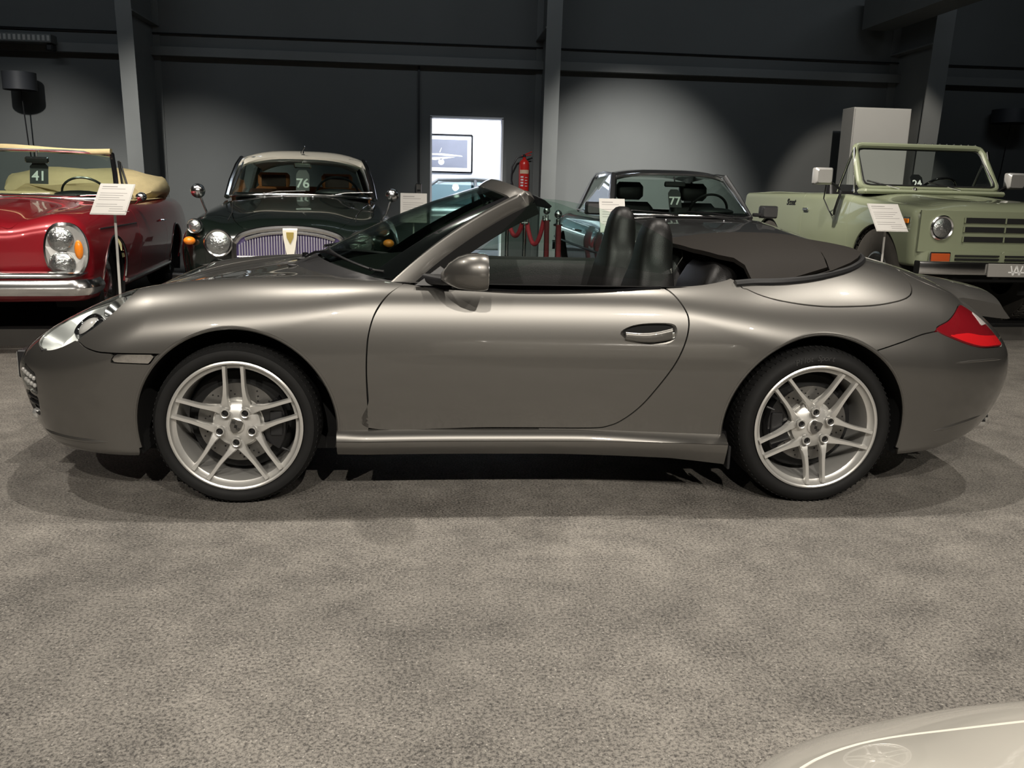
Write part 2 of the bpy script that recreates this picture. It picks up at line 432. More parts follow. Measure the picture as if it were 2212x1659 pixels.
def clip(V, N, Q, S):
    inside = S > 0
    k = inside[Q].sum(1)
    full = Q[k == 4]; part = Q[(k > 0) & (k < 4)]
    faces = [tuple(q) for q in full.tolist()]
    nv, nn = [], []; base = len(V); cache = {}
    for q in part.tolist():
        out = []
        for i in range(4):
            a, b = q[i], q[(i+1) % 4]
            if inside[a]: out.append(a)
            if inside[a] != inside[b]:
                kk = (a, b) if a < b else (b, a)
                if kk not in cache:
                    t = S[kk[0]]/(S[kk[0]]-S[kk[1]])
                    nv.append(V[kk[0]]+(V[kk[1]]-V[kk[0]])*t); n = N[kk[0]]+(N[kk[1]]-N[kk[0]])*t; nn.append(n/(np.linalg.norm(n)+1e-9)); cache[kk] = base+len(nv)-1
                out.append(cache[kk])
        if len(out) >= 3: faces.append(tuple(out))
    AV = np.vstack([V, np.array(nv).reshape(-1, 3)]); AN = np.vstack([N, np.array(nn).reshape(-1, 3)])
    used = sorted({i for f in faces for i in f}); mp = {o: i for i, o in enumerate(used)}
    return AV[used].copy(), AN[used].copy(), [tuple(mp[i] for i in f) for f in faces]
def add_rim(V, N, F, d, skip_centre):
    cnt = {}
    for f in F:
        for i in range(len(f)):
            a, b = f[i], f[(i+1) % len(f)]; cnt[(a, b)] = cnt.get((a, b), 0)+1
    V2, N2 = [], []; F = list(F); base = len(V)
    for (a, b) in [e for e in cnt if (e[1], e[0]) not in cnt]:
        if skip_centre and abs(V[a][1]) < 1e-5 and abs(V[b][1]) < 1e-5: continue
        e = V[b]-V[a]; n = N[a]+N[b]; o = np.cross(e, n); L = np.linalg.norm(o)
        if L < 1e-9: continue
        o /= L; na = (o*0.8+N[a]*0.6); nb = (o*0.8+N[b]*0.6); i = base+len(V2)
        V2 += [V[a], V[b], V[b]-N[b]*d, V[a]-N[a]*d]; N2 += [na/np.linalg.norm(na), nb/np.linalg.norm(nb), o, o]
        F.append((i+1, i, i+3, i+2))
    return np.vstack([V, np.array(V2).reshape(-1, 3)]), np.vstack([N, np.array(N2).reshape(-1, 3)]), F
def smooth_poly(pts, n=6, closed=True):
    p = np.array(pts, float); L = len(p); out = []
    for i in range(L if closed else L-1):
        p0, p1, p2, p3 = (p[(i+k) % L] if closed else p[min(max(i+k, 0), L-1)] for k in (-1, 0, 1, 2))
        for t in np.linspace(0, 1, n, endpoint=False):
            out.append(0.5*((2*p1)+(-p0+p2)*t+(2*p0-5*p1+4*p2-p3)*t*t+(-p0+3*p1-3*p2+p3)*t**3))
    if not closed: out.append(p[-1])
    return np.array(out)
def poly_sdf(poly, u, v):
    """signed distance to a closed polygon, positive inside"""
    A = np.asarray(poly, float); B = np.roll(A, -1, 0); n = len(u); best = np.full(n, 1e9); par = np.zeros(n, bool)
    for a, b in zip(A, B):
        d = b-a; L = d@d+1e-12
        t = np.clip(((u-a[0])*d[0]+(v-a[1])*d[1])/L, 0, 1)
        best = np.minimum(best, (u-a[0]-t*d[0])**2+(v-a[1]-t*d[1])**2)
        c = ((a[1] > v) != (b[1] > v)); xi = (b[0]-a[0])*(v-a[1])/(b[1]-a[1]+1e-15)+a[0]
        par ^= c & (u < xi)
    r = np.sqrt(best)
    return np.where(par, r, -r)
# ------------------------------------------------------------------ materials
mat('paint_grey', (0.165, 0.159, 0.148), 0.38, 0.82, 1.0, 0.015, 0.10, 1500.0)
mat('black_plastic', (0.012, 0.012, 0.013), 0.45, noise=0.1, bump=0.05, bscale=600)
mat('black_gloss', (0.008, 0.008, 0.009), 0.12, noise=0.05)
mat('dark_gap', (0.004, 0.004, 0.004), 0.9, noise=0.1)
mat('rubber', (0.010, 0.010, 0.010), 0.68, noise=0.25, nscale=25, bump=0.04, bscale=300, spec=0.25)
mat('rim_silver', (0.66, 0.65, 0.62), 0.33, 0.60, 0.6, 0.08, 0.03, 60)
mat('disc_steel', (0.20, 0.195, 0.185), 0.38, 0.9, noise=0.2, nscale=30)
mat('chrome', (0.90, 0.90, 0.90), 0.17, 1.0, noise=0.02)
mat('steel', (0.55, 0.55, 0.53), 0.25, 1.0, noise=0.05)
mat('leather_black', (0.008, 0.0075, 0.0075), 0.42, spec=0.3, noise=0.15, bump=0.12, bscale=260)
mat('soft_top', (0.014, 0.0115, 0.0095), 0.70, spec=0.22, noise=0.2, nscale=300, bump=0.15, bscale=900)
mat('white_marking', (0.55, 0.55, 0.53), 0.6, noise=0.03)
mat('red_lens', (0.55, 0.012, 0.016), 0.12, 0.0, 1.0, 0.02, 0.05, spec=0.6)
mat('dark_red_lens', (0.16, 0.006, 0.010), 0.12, 0.0, 1.0, 0.02, 0.05)
mat('marker_lens', (0.55, 0.53, 0.50), 0.12, 0.9, 1.0, 0.02, 0.4, 60)
mat('clear_lens', (0.60, 0.56, 0.54), 0.15, 0.2, 1.0, 0.02, 0.05)
mat('amber_lens', (0.85, 0.24, 0.015), 0.22, 0.0, 1.0, 0.03, 0.08, 80)
mat('lamp_silver', (0.82, 0.82, 0.80), 0.30, 0.8, noise=0.05)
glass('window_glass', (0.86, 0.92, 0.89))
glass('windscreen_glass', (0.70, 0.78, 0.74))
glass('lamp_glass', (0.90, 0.93, 0.93))
def asphalt():
    m = bpy.data.materials.new('asphalt_floor'); m.use_nodes = True; nt = m.node_tree; b = nt.nodes['Principled BSDF']; L = nt.links.new
    tc = nt.nodes.new('ShaderNodeTexCoord')
    def noise(sc, det, rough=0.6):
        n = nt.nodes.new('ShaderNodeTexNoise'); n.inputs['Scale'].default_value = sc; n.inputs['Detail'].default_value = det; n.inputs['Roughness'].default_value = rough; L(tc.outputs['Object'], n.inputs['Vector']); return n
    big = noise(0.9, 5); mid = noise(5, 6, 0.7); fine = noise(105, 5, 0.85)
    vo = nt.nodes.new('ShaderNodeTexVoronoi'); vo.inputs['Scale'].default_value = 95; L(tc.outputs['Object'], vo.inputs['Vector'])
    r1 = nt.nodes.new('ShaderNodeValToRGB'); r1.color_ramp.elements[0].position = 0.40; r1.color_ramp.elements[0].color = (0.035, 0.031, 0.028, 1); r1.color_ramp.elements[1].position = 0.56; r1.color_ramp.elements[1].color = (0.250, 0.232, 0.205, 1)
    pa = nt.nodes.new('ShaderNodeMath'); pa.operation = 'MULTIPLY_ADD'; pa.inputs[1].default_value = 0.13; pa.inputs[2].default_value = -0.065; L(mid.outputs[0], pa.inputs[0])
    ps = nt.nodes.new('ShaderNodeMath'); ps.operation = 'ADD'; L(fine.outputs[0], ps.inputs[0]); L(pa.outputs[0], ps.inputs[1]); L(ps.outputs[0], r1.inputs[0])
    r2 = nt.nodes.new('ShaderNodeMapRange'); r2.inputs[1].default_value = 0.35; r2.inputs[2].default_value = 0.66; r2.inputs[3].default_value = 0.74; r2.inputs[4].default_value = 1.14
    L(big.outputs[0], r2.inputs[0])
    r3 = nt.nodes.new('ShaderNodeMapRange'); r3.inputs[1].default_value = 0.3; r3.inputs[2].default_value = 0.7; r3.inputs[3].default_value = 0.85; r3.inputs[4].default_value = 1.15; L(mid.outputs[0], r3.inputs[0])
    mm = nt.nodes.new('ShaderNodeMath'); mm.operation = 'MULTIPLY'; L(r2.outputs[0], mm.inputs[0]); L(r3.outputs[0], mm.inputs[1])
    mx = nt.nodes.new('ShaderNodeMixRGB'); mx.blend_type = 'MULTIPLY'; mx.inputs[0].default_value = 1; L(r1.outputs[0], mx.inputs[1]); L(mm.outputs[0], mx.inputs[2])
    # pale grit
    gr = nt.nodes.new('ShaderNodeValToRGB'); gr.color_ramp.elements[0].position = 0.0; gr.color_ramp.elements[0].color = (1, 1, 1, 1); gr.color_ramp.elements[1].position = 0.28; gr.color_ramp.elements[1].color = (0, 0, 0, 1); L(vo.outputs['Distance'], gr.inputs[0])
    sel = nt.nodes.new('ShaderNodeMath'); sel.operation = 'GREATER_THAN'; sel.inputs[1].default_value = 0.72; L(vo.outputs['Color'], sel.inputs[0])
    mg = nt.nodes.new('ShaderNodeMath'); mg.operation = 'MULTIPLY'; L(gr.outputs[0], mg.inputs[0]); L(sel.outputs[0], mg.inputs[1])
    mx2 = nt.nodes.new('ShaderNodeMixRGB'); mx2.inputs[2].default_value = (0.52, 0.49, 0.44, 1); L(mg.outputs[0], mx2.inputs[0]); L(mx.outputs[0], mx2.inputs[1])
    L(mx2.outputs[0], b.inputs['Base Color']); b.inputs['Roughness'].default_value = 0.62
    bp = nt.nodes.new('ShaderNodeBump'); bp.inputs['Strength'].default_value = 0.5; bp.inputs['Distance'].default_value = 0.006; L(fine.outputs[0], bp.inputs['Height']); L(bp.outputs[0], b.inputs['Normal'])
    MATS['asphalt_floor'] = m
asphalt()
mat('wall_grey', (0.115, 0.120, 0.117), 0.62, noise=0.08, nscale=2.0, bump=0.03, bscale=30)
mat('steel_grey', (0.15, 0.155, 0.15), 0.5, noise=0.08, nscale=4)
mat('black_carpet', (0.006, 0.006, 0.006), 0.8, noise=0.3, nscale=200, bump=0.2, bscale=500)
mat('riser_grey', (0.060, 0.056, 0.050), 0.7, noise=0.15, nscale=8)
mat('ceiling_black', (0.010, 0.011, 0.012), 0.8, noise=0.1)
mat('white_wall', (0.80, 0.81, 0.86), 0.8, noise=0.02)
mat('panel_white', (0.46, 0.45, 0.42), 0.6, noise=0.04, nscale=3)
mat('paper', (0.50, 0.485, 0.46), 0.7, noise=0.02)
mat('ink', (0.16, 0.15, 0.15), 0.7)
mat('pole_white', (0.52, 0.51, 0.48), 0.4, noise=0.03)
# ------------------------------------------------------------------ the hall
WY = 10.5          # face of the back wall
PZ = 0.13          # top of the display platform
def struct(o): o['kind'] = 'structure'; return o
struct(MB().box((1, 0, -0.05), (40, 26, 0.1)).build('floor', 'asphalt_floor', smooth=False))
# back wall with the doorway left open
DX0, DX1, DZ = 0.74, 1.89, 2.38
wm = MB()
wm.box(((-14+DX0)/2, WY+0.1, 3.0), (DX0+14, 0.2, 6.0)); wm.box(((16+DX1)/2, WY+0.1, 3.0), (16-DX1, 0.2, 6.0)); wm.box(((DX0+DX1)/2, WY+0.1, (6+DZ)/2), (DX1-DX0, 0.2, 6-DZ))
struct(wm.build('wall_back', 'wall_grey', smooth=False))
struct(MB().box((1, 0, CEIL+0.45), (40, 26, 0.1)).build('ceiling', 'ceiling_black', smooth=False))
struct(MB().box((1, -12.5, 3), (40, 0.2, 6)).build('wall_front', 'wall_grey', smooth=False))
struct(MB().box((-13.5, 0, 3), (0.2, 26, 6)).build('wall_left', 'wall_grey', smooth=False))
struct(MB().box((16.5, 0, 3), (0.2, 26, 6)).build('wall_right', 'wall_grey', smooth=False))
# raised display platform, black carpet with a plain grey riser
def platform():
    y = lambda x: 2.69+(x+2.53)*0.083
    top = MB().prism([(-13.3, y(-13.3)), (16.3, y(16.3)), (16.3, WY), (-13.3, WY)], 0.0, PZ)
    o = struct(top.build('display_platform', 'black_carpet', smooth=False))
    o['label'] = 'low black carpeted platform along the back wall'
    e = 0.012
    r = MB().prism([(-13.3, y(-13.3)-e), (16.3, y(16.3)-e), (16.3, y(16.3)), (-13.3, y(-13.3))], 0.0, PZ-0.004)
    r.build('platform_riser', 'riser_grey', o, smooth=False)
platform()
# ------------------------------------------------------------------ the grey convertible sports car
def grey_convertible():
    car = empty('convertible_sports_car', (0, 0, 0), 0, 'metallic grey two-door convertible sports car with its roof folded down, parked side-on on the asphalt', 'car')
    top = {
        0.0: ((-1.3, .40), (-1.05, .55), (-.95, .605), (-.85, .65), (-.75, .69), (-.6, .738), (-.45, .782), (-.3, .82), (-.1, .862), (.1, .900), (.3, .930), (.5, .945), (.7, .93), (1.0, .90), (1.5, .90), (1.7, .92), (1.9, .975), (2.1, 1.02), (2.3, 1.04), (2.5, 1.04), (2.7, 1.018), (2.9, .975), (3.1, .915), (3.3, .825), (3.45, .73), (3.7, .55)),
        0.3: ((-1.3, .39), (-1.05, .545), (-.95, .60), (-.85, .645), (-.75, .687), (-.6, .736), (-.45, .78), (-.3, .816), (-.1, .855), (.1, .892), (.3, .92), (.5, .93), (.7, .92), (1.0, .90), (1.5, .90), (1.7, .918), (1.9, .968), (2.1, 1.01), (2.3, 1.03), (2.5, 1.03), (2.7, 1.005), (2.9, .96), (3.1, .90), (3.3, .81), (3.45, .715), (3.7, .54)),
        0.5: ((-1.3, .37), (-1.05, .53), (-.95, .59), (-.85, .64), (-.75, .685), (-.6, .745), (-.45, .79), (-.3, .825), (-.1, .858), (.1, .885), (.3, .903), (.5, .908), (.7, .902), (1.0, .893), (1.5, .897), (1.7, .912), (1.9, .95), (2.1, .985), (2.3, 1.0), (2.5, .998), (2.7, .97), (2.9, .92), (3.1, .862), (3.3, .775), (3.45, .685), (3.7, .52)),
        0.64: ((-1.3, .34), (-1.05, .515), (-.95, .585), (-.85, .642), (-.75, .695), (-.6, .768), (-.45, .828), (-.3, .862), (-.1, .882), (.1, .892), (.3, .895), (.5, .893), (.7, .889), (1.0, .889), (1.5, .895), (1.7, .903), (1.9, .925), (2.1, .945), (2.3, .952), (2.5, .945), (2.7, .915), (2.9, .868), (3.1, .81), (3.3, .73), (3.45, .645), (3.7, .50)),
        0.78: ((-1.3, .30), (-1.05, .49), (-.95, .565), (-.85, .625), (-.75, .68), (-.6, .755), (-.45, .812), (-.3, .845), (-.1, .868), (.1, .880), (.3, .886), (.5, .888), (.7, .887), (1.0, .888), (1.5, .893), (1.7, .895), (1.9, .892), (2.1, .886), (2.3, .880), (2.5, .872), (2.7, .85), (2.9, .812), (3.1, .76), (3.3, .69), (3.45, .61), (3.7, .47)),
        1.0: ((-1.3, .2), (-1.05, .40), (-.95, .47), (-.85, .53), (-.75, .58), (-.6, .66), (-.45, .715), (-.3, .75), (-.1, .78), (.1, .80), (.3, .84), (.5, .87), (.7, .88), (1.0, .885), (1.5, .88), (1.7, .86), (1.9, .82), (2.1, .78), (2.3, .76), (2.5, .745), (2.7, .72), (2.9, .68), (3.1, .63), (3.3, .57), (3.45, .5), (3.7, .4)),
    }
    wmax = ((-1.3, .80), (-1.0, .835), (-.7, .865), (-.35, .884), (0, .890), (.3, .884), (.6, .868), (.9, .858), (1.2, .857), (1.5, .866), (1.8, .886), (2.1, .908), (2.35, .915), (2.65, .906), (2.9, .882), (3.1, .85), (3.3, .80), (3.6, .70))
    woff = ((.0, -.06), (.2, -.042), (.3, -.035), (.4, -.02), (.5, -.007), (.6, 0), (.68, -.004), (.75, -.016), (.8, -.033), (.85, -.06), (.9, -.10), (1.0, -.22), (1.1, -.35), (1.3, -.6))
    nose = ((.0, -.80), (.15, -.87), (.2, -.92), (.27, -.965), (.35, -.99), (.45, -1.015), (.52, -1.02), (.58, -1.01), (.65, -.965), (.75, -.83), (.9, -.6), (1.3, 0))
    nplan = ((0, 0), (.2, .006), (.4, .04), (.5, .07), (.6, .118), (.7, .19), (.8, .30), (.9, .48), (1.1, 1.0))
    tail = ((.0, 3.2), (.15, 3.26), (.2, 3.31), (.3, 3.385), (.4, 3.44), (.5, 3.466), (.58, 3.47), (.65, 3.445), (.75, 3.37), (.9, 3.22), (1.3, 2.7))
    tplan = ((0, 0), (.3, -.02), (.45, -.05), (.6, -.115), (.7, -.19), (.8, -.30), (.9, -.46), (1.1, -.9))
    B = Body(-1.2, 3.65, .10, 1.12, top, wmax, woff, nose, nplan, tail, tplan, ((-1.2, .24), (-.7, .20), (-.3, .195), (2.6, .195), (2.9, .21), (3.2, .27), (3.6, .36)),
             ((-1.2, .14), (-.4, .17), (.2, .13), (.6, .075), (1.6, .075), (2.0, .13), (2.4, .20), (3.6, .20)), kn=.13, kt=.15, kb=.03, amax=.96)
    B.polygonise(0.0125)
    G = 0.0030
    AF = (0.010, 0.318, 0.388, 0.400); AR = (2.345, 0.318, 0.390, 0.400)
    def arch(A, grow=0.0):
        def f(V, N):
            dx, dz = V[:, 0]-A[0], V[:, 2]-A[1]
            r = np.sqrt((dx/(A[2]+grow))**2+(dz/(A[3]+grow))**2)
            s = (r-1)*A[3]
            return np.where((dz < 0) & (np.abs(dx) < A[2]+grow), np.minimum(s, np.abs(dx)-(A[2]+grow)*np.sqrt(np.maximum(0, 1-0*dz))), s)
        return f
    archf, archr = arch(AF), arch(AR)
    # shut lines in side view
    dfx = P((.0, .515), (.309, .520), (.367, .518), (.554, .513), (.664, .518), (.72, .528), (.773, .545), (.842, .592), (.882, .655), (.93, .74), (1.1, 1.0))
    door_poly = smooth_poly([(.520, .311), (.517, .43), (.513, .55), (.518, .664), (.530, .73), (.550, .782), (.592, .842), (.650, .884), (.74, .94), (1.2, 1.0), (1.60, .97), (1.672, .905), (1.735, .864), (1.778, .803), (1.789, .751), (1.775, .676), (1.739, .590), (1.678, .494), (1.616, .411), (1.552, .353), (1.492, .322), (1.40, .311), (1.0, .311)], 8)
    sd = lambda poly: (lambda V, N: poly_sdf(poly, V[:, 0], V[:, 2]))
    door_in = lambda V, N: poly_sdf(door_poly, V[:, 0], V[:, 2])-G
    door_out = lambda V, N: -poly_sdf(door_poly, V[:, 0], V[:, 2])-G
    # cockpit opening in plan
    cock = smooth_poly([(.22, -.2), (.22, 0), (.235, .2), (.30, .42), (.42, .60), (.58, .705), (.75, .752), (1.1, .765), (1.5, .766), (1.75, .752), (1.92, .72), (2.03, .66), (2.05, .52), (2.03, .3), (2.02, 0), (2.02, -.2), (1.0, -.3)], 6)
    # folded soft top opening
    soft = smooth_poly([(2.0, -.2), (2.0, 0), (2.0, .3), (2.0, .55), (2.02, .70), (2.10, .725), (2.25, .71), (2.42, .67), (2.57, .60), (2.68, .48), (2.75, .30), (2.78, 0), (2.75, -.3), (2.4, -.4)], 6)
    plan = lambda poly, sg=1, g=0.0: (lambda V, N: sg*poly_sdf(poly, V[:, 0], V[:, 1])+g)
    upper = lambda V, N: N[:, 2]+0.35
    cock_out = lambda V, N: np.where(V[:, 2] > .80, -poly_sdf(cock, V[:, 0], V[:, 1])-.002, 1)
    soft_out = lambda V, N: np.where(V[:, 2] > .80, -poly_sdf(soft, V[:, 0], V[:, 1])-.002, 1)
    # lid over the folded top (body colour)
    lid = smooth_poly([(2.02, -.2), (2.02, .3), (2.03, .70), (2.06, .755), (2.14, .790), (2.28, .805), (2.45, .803), (2.62, .780), (2.76, .725), (2.83, .64), (2.87, .48), (2.90, .25), (2.91, 0), (2.90, -.3)], 6)
    lid_in = lambda V, N: np.where(V[:, 2] > .76, poly_sdf(lid, V[:, 0], V[:, 1])-G, -1)
    lid_out = lambda V, N: np.where(V[:, 2] > .76, -poly_sdf(lid, V[:, 0], V[:, 1])-G, 1)
    # bonnet in plan
    bon = smooth_poly([(-.86, -.2), (-.86, 0), (-.845, .2), (-.79, .36), (-.70, .45), (-.50, .515), (-.2, .56), (.1, .595), (.35, .62), (.52, .64), (.62, .66), (.66, .5), (.6, .2), (.6, -.2), (0, -.3)], 6)
    bon_in = lambda V, N: np.where(V[:, 2] > .55, poly_sdf(bon, V[:, 0], V[:, 1])-G*.8, -1)
    bon_out = lambda V, N: np.where(V[:, 2] > .55, -poly_sdf(bon, V[:, 0], V[:, 1])-G*.8, 1)
    # headlamp oval
    hc = np.array((-.578, .670, .722)); e1 = np.array((.835, -.03, .55)); e1 /= np.linalg.norm(e1); e2 = np.array((.30, 1.0, -.42)); e2 -= e1*(e1@e2); e2 /= np.linalg.norm(e2); e3 = np.cross(e1, e2)
    if e3[0] > 0: e3 = -e3
    def lamp_s(V):
        d = V-hc; p = d@e1; q = d@e2
        r = np.sqrt((p/.222)**2+(q/.150)**2); s = (1-r)*.15
        return np.where(d@e3 > -.16, s, -.3)
    head_in = lambda V, N: lamp_s(V)-.002
    head_out = lambda V, N: -lamp_s(V)-.002
    # front bumper / fender line
    fz = P((-1.3, .72), (-.80, .70), (-.66, .672), (-.588, .656), (-.539, .630), (-.48, .618), (-.30, .616), (.3, .616))
    bump_in = lambda V, N: np.where(V[:, 0] < -.05, (fz(V[:, 0])-V[:, 2])*.9-G*.8, -1)
    bump_out = lambda V, N: np.where(V[:, 0] < -.05, (V[:, 2]-fz(V[:, 0]))*.9-G*.8, 1)
    # tail bumper line
    rz = P((2.3, .58), (2.565, .656), (2.683, .690), (2.80, .722), (2.93, .735), (3.05, .70), (3.2, .675), (3.6, .66))
    rb_in = lambda V, N: np.where(V[:, 0] > 2.4, (rz(V[:, 0])-V[:, 2])*.95-G*.8, -1)
    rb_out = lambda V, N: np.where(V[:, 0] > 2.4, (V[:, 2]-rz(V[:, 0]))*.95-G*.8, 1)
    tl = smooth_poly([(2.850, .735), (2.93, .768), (3.045, .815), (3.10, .800), (3.17, .748), (3.24, .672), (3.26, .645), (3.18, .648), (3.07, .657), (2.95, .690)], 5)
    tl_in = lambda V, N: np.where(V[:, 1] > .45, poly_sdf(tl, V[:, 0], V[:, 2])-.002, -1)
    tl_out = lambda V, N: np.where(V[:, 1] > .45, -poly_sdf(tl, V[:, 0], V[:, 2])-.002, 1)
    sill = lambda V, N: np.where((V[:, 0] > .3) & (V[:, 0] < 2.0), V[:, 2]-.285, 1)
    eng = lambda V, N: np.where(V[:, 2] > .60, -poly_sdf(lid, V[:, 0], V[:, 1])-G, -1)
    engp = smooth_poly([(2.92, -.2), (2.92, 0), (2.91, .3), (2.90, .46), (3.0, .53), (3.2, .535), (3.32, .52), (3.40, .40), (3.43, .2), (3.44, 0), (3.43, -.2), (3.2, -.3)], 6)
    eng_in = lambda V, N: np.where(V[:, 2] > .66, poly_sdf(engp, V[:, 0], V[:, 1])-G*.8, -1)
    eng_out = lambda V, N: np.where(V[:, 2] > .66, -poly_sdf(engp, V[:, 0], V[:, 1])-G*.8, 1)
    # front bumper openings
    drl = smooth_poly([(-.905, .485), (-.885, .535), (-.865, .540), (-.80, .515), (-.785, .505), (-.782, .43), (-.80, .425), (-.86, .44), (-.90, .465)], 4)
    duct = smooth_poly([(-.875, .420), (-.80, .412), (-.785, .405), (-.795, .335), (-.82, .325), (-.875, .35)], 4)
    nside = lambda V: V[:, 0] < -.6
    drl_in = lambda V, N: np.where(nside(V) & (V[:, 1] > .45), poly_sdf(drl, V[:, 0], V[:, 2])-.001, -1)
    drl_out = lambda V, N: np.where(nside(V) & (V[:, 1] > .45), -poly_sdf(drl, V[:, 0], V[:, 2])-.001, 1)
    duct_out = lambda V, N: np.where(nside(V) & (V[:, 1] > .45), -poly_sdf(duct, V[:, 0], V[:, 2]), 1)
    def mouth(V):    # central air intake
        u, v = V[:, 1], V[:, 2]-.335
        return np.where(V[:, 0] < -.8, .03-np.maximum(np.abs(u)-.38, np.abs(v)-.04), -1)
    mouth_out = lambda V, N: -mouth(V)
    mk = np.array([(-.450, .584), (-.444, .592), (-.430, .614), (-.422, .618), (-.272, .618), (-.276, .610), (-.298, .578), (-.306, .575), (-.440, .579)])
    mk_in = lambda V, N: np.where(V[:, 1] > .7, poly_sdf(mk, V[:, 0], V[:, 2])-.0045, -1)
    mk_out = lambda V, N: np.where(V[:, 1] > .7, -poly_sdf(mk, V[:, 0], V[:, 2])-.001, 1)
    hnd = smooth_poly([(1.514, .712), (1.545, .735), (1.60, .749), (1.68, .754), (1.728, .750), (1.742, .728), (1.735, .692), (1.702, .672), (1.64, .668), (1.57, .678), (1.53, .693)], 5)
    hnd_out = lambda V, N: -poly_sdf(hnd, V[:, 0], V[:, 2])
    front_of_door = lambda V, N: dfx(V[:, 2])-V[:, 0]-G
    under = lambda V, N: V[:, 2]-.20
    PT = 'paint_grey'
    B.panel('bonnet', [bon_in, cock_out, head_out], PT, car, (-1, 1))
    for sdn in (-1, 1):
        s1 = (sdn,)
        fen = B.panel('front_fender', [front_of_door, bump_out, bon_out, head_out, archf, cock_out, lambda V, N: V[:, 2]-.302, mk_out], PT, car, s1)
        dr = B.panel('door', [door_in, cock_out, hnd_out], PT, car, s1)
        B.panel('rear_quarter_panel', [door_out, lambda V, N: V[:, 0]-1.2, lid_out, soft_out, cock_out, archr, rb_out, tl_out, eng_out, sill], PT, car, s1)
        lens = B.panel('headlamp_lens', [head_in], 'lamp_glass', car, s1, rim=0.008, off=0.001)
        B.panel('side_marker_lamp', [mk_in], 'marker_lens', car, s1, rim=0.008, off=0.001)
        dl = B.panel('daytime_lamp_lens', [drl_in], 'lamp_glass', car, s1, rim=0.008, off=0.001)
        t = B.panel('tail_lamp', [tl_in], 'dark_red_lens', car, s1, rim=0.02, off=0.001)
        zb = P((2.9, .712), (3.0, .715), (3.1, .700), (3.25, .685))
        B.panel('red_band', [tl_in, lambda V, N: zb(V[:, 0])-V[:, 2], lambda V, N: V[:, 0]-2.915, lambda V, N: poly_sdf(tl, V[:, 0], V[:, 2])-.006], 'red_lens', t, s1, rim=0.002, off=0.003)
        B.panel('clear_corner', [tl_in, lambda V, N: V[:, 2]-.735, lambda V, N: (V[:, 0]-3.115)+(V[:, 2]-.78)*.3, lambda V, N: poly_sdf(tl, V[:, 0], V[:, 2])-.004], 'clear_lens', t, s1, rim=0.002, off=0.003)
    B.panel('front_bumper', [bump_in, bon_out, head_out, archf, drl_out, duct_out, mouth_out, under, mk_out], PT, car, (-1, 1))
    B.panel('rear_bumper', [rb_in, archr, tl_out, eng_out, under], PT, car, (-1, 1))
    B.panel('folding_roof_lid', [lid_in, soft_out, cock_out], PT, car, (-1, 1))
    en = B.panel('engine_lid', [eng_in, tl_out], PT, car, (-1, 1))
    # dark inner shell behind the gaps
    V0, N0 = B.V, B.Nn
    B.V = V0-N0*.018
    cut = [lambda V, N: np.where((V[:, 0] > .2) & (V[:, 0] < 2.75) & (V[:, 2] > .80), np.maximum(-poly_sdf(cock, V0[:, 0], V0[:, 1])-.03, -1), 1), arch(AF, .012), arch(AR, .012), lambda V, N: -lamp_s(V0)-.01,
           lambda V, N: np.where(V0[:, 2] > .80, -poly_sdf(soft, V0[:, 0], V0[:, 1])-.02, 1)]
    B.panel('inner_shell', cut, 'dark_gap', car, (-1, 1), rim=0)
    B.V = V0
    E1, E2 = e1, e2
    wheel_parts(car, AF, AR, B)
    # wheel arch lips and liners
    for A, nm in ((AF, 'front'), (AR, 'rear')):
        for sdn in (-1, 1):
            th = np.radians(np.linspace(-12, 192, 56)); xs = A[0]+(A[2]+.003)*np.cos(th); zs = A[1]+(A[3]+.003)*np.sin(th)
            zs = np.maximum(zs, .235)
            ys = B.surf_y(xs, zs)-.008
            MB().tube(np.stack([xs, ys*sdn, zs], 1), .0095, 8).build('wheel_arch_lip', PT, car)
            ln = [[(A[0]+(A[2]+.004)*math.cos(t), sdn*yy, max(.205, A[1]+(A[3]+.004)*math.sin(t))) for t in np.radians(np.linspace(-17, 197, 30))] for yy in (.905 if A is AR else .875, .60, .56)]
            Yl = B.surf_y([p[0] for p in ln[0]], [max(.24, p[2]) for p in ln[0]])
            ln[0] = [(p[0], sdn*(y-.012), p[2]) for p, y in zip(ln[0], Yl)]
            m = MB().grid(ln)
            m.add([(A[0], sdn*.56, A[1])]+[p for p in ln[2]], [(0, k+1, k+2) for k in range(29)])
            m.build('wheel_arch_liner', 'dark_gap', car)
    # sills
    for sdn in (-1, 1):
        xs = np.linspace(.392, 1.972, 44); G2 = []
        for x in xs:
            yb = float(B.surf_y([x], [.36])[0]); yb0 = float(B.surf_y([x], [.32])[0])
            fl = np.interp(x, [.39, .5, 1.5, 1.85, 1.97], [.0, .012, .012, .02, .03])
            zt = np.interp(x, [.39, 1.38, 1.6, 1.97], [.308, .308, .302, .295])
            zb = np.interp(x, [.39, 1.3, 1.75, 1.97], [.203, .200, .190, .172])
            pr = [(yb0-.014, zt), (yb0-.002, zt-.002), (yb0+.010+fl*.6, zt-.014), (yb0+.019+fl, zt-.030), (yb0+.021+fl, .266), (yb0+.017+fl, .262), (yb0+.016+fl, .250), (yb0+.006+fl, .222), (yb0-.015+fl, zb), (yb0-.12, zb-.004)]
            G2.append([(x, sdn*a, z) for a, z in pr])
        if sdn < 0: G2 = G2[::-1]
        MB().grid(G2, thick=.01).build('sill_panel', PT, car)
    # rear mud edge, floor pan
    MB().box((1.2, 0, .20), (3.6, 1.30, .05)).build('floor_pan', 'dark_gap', car)
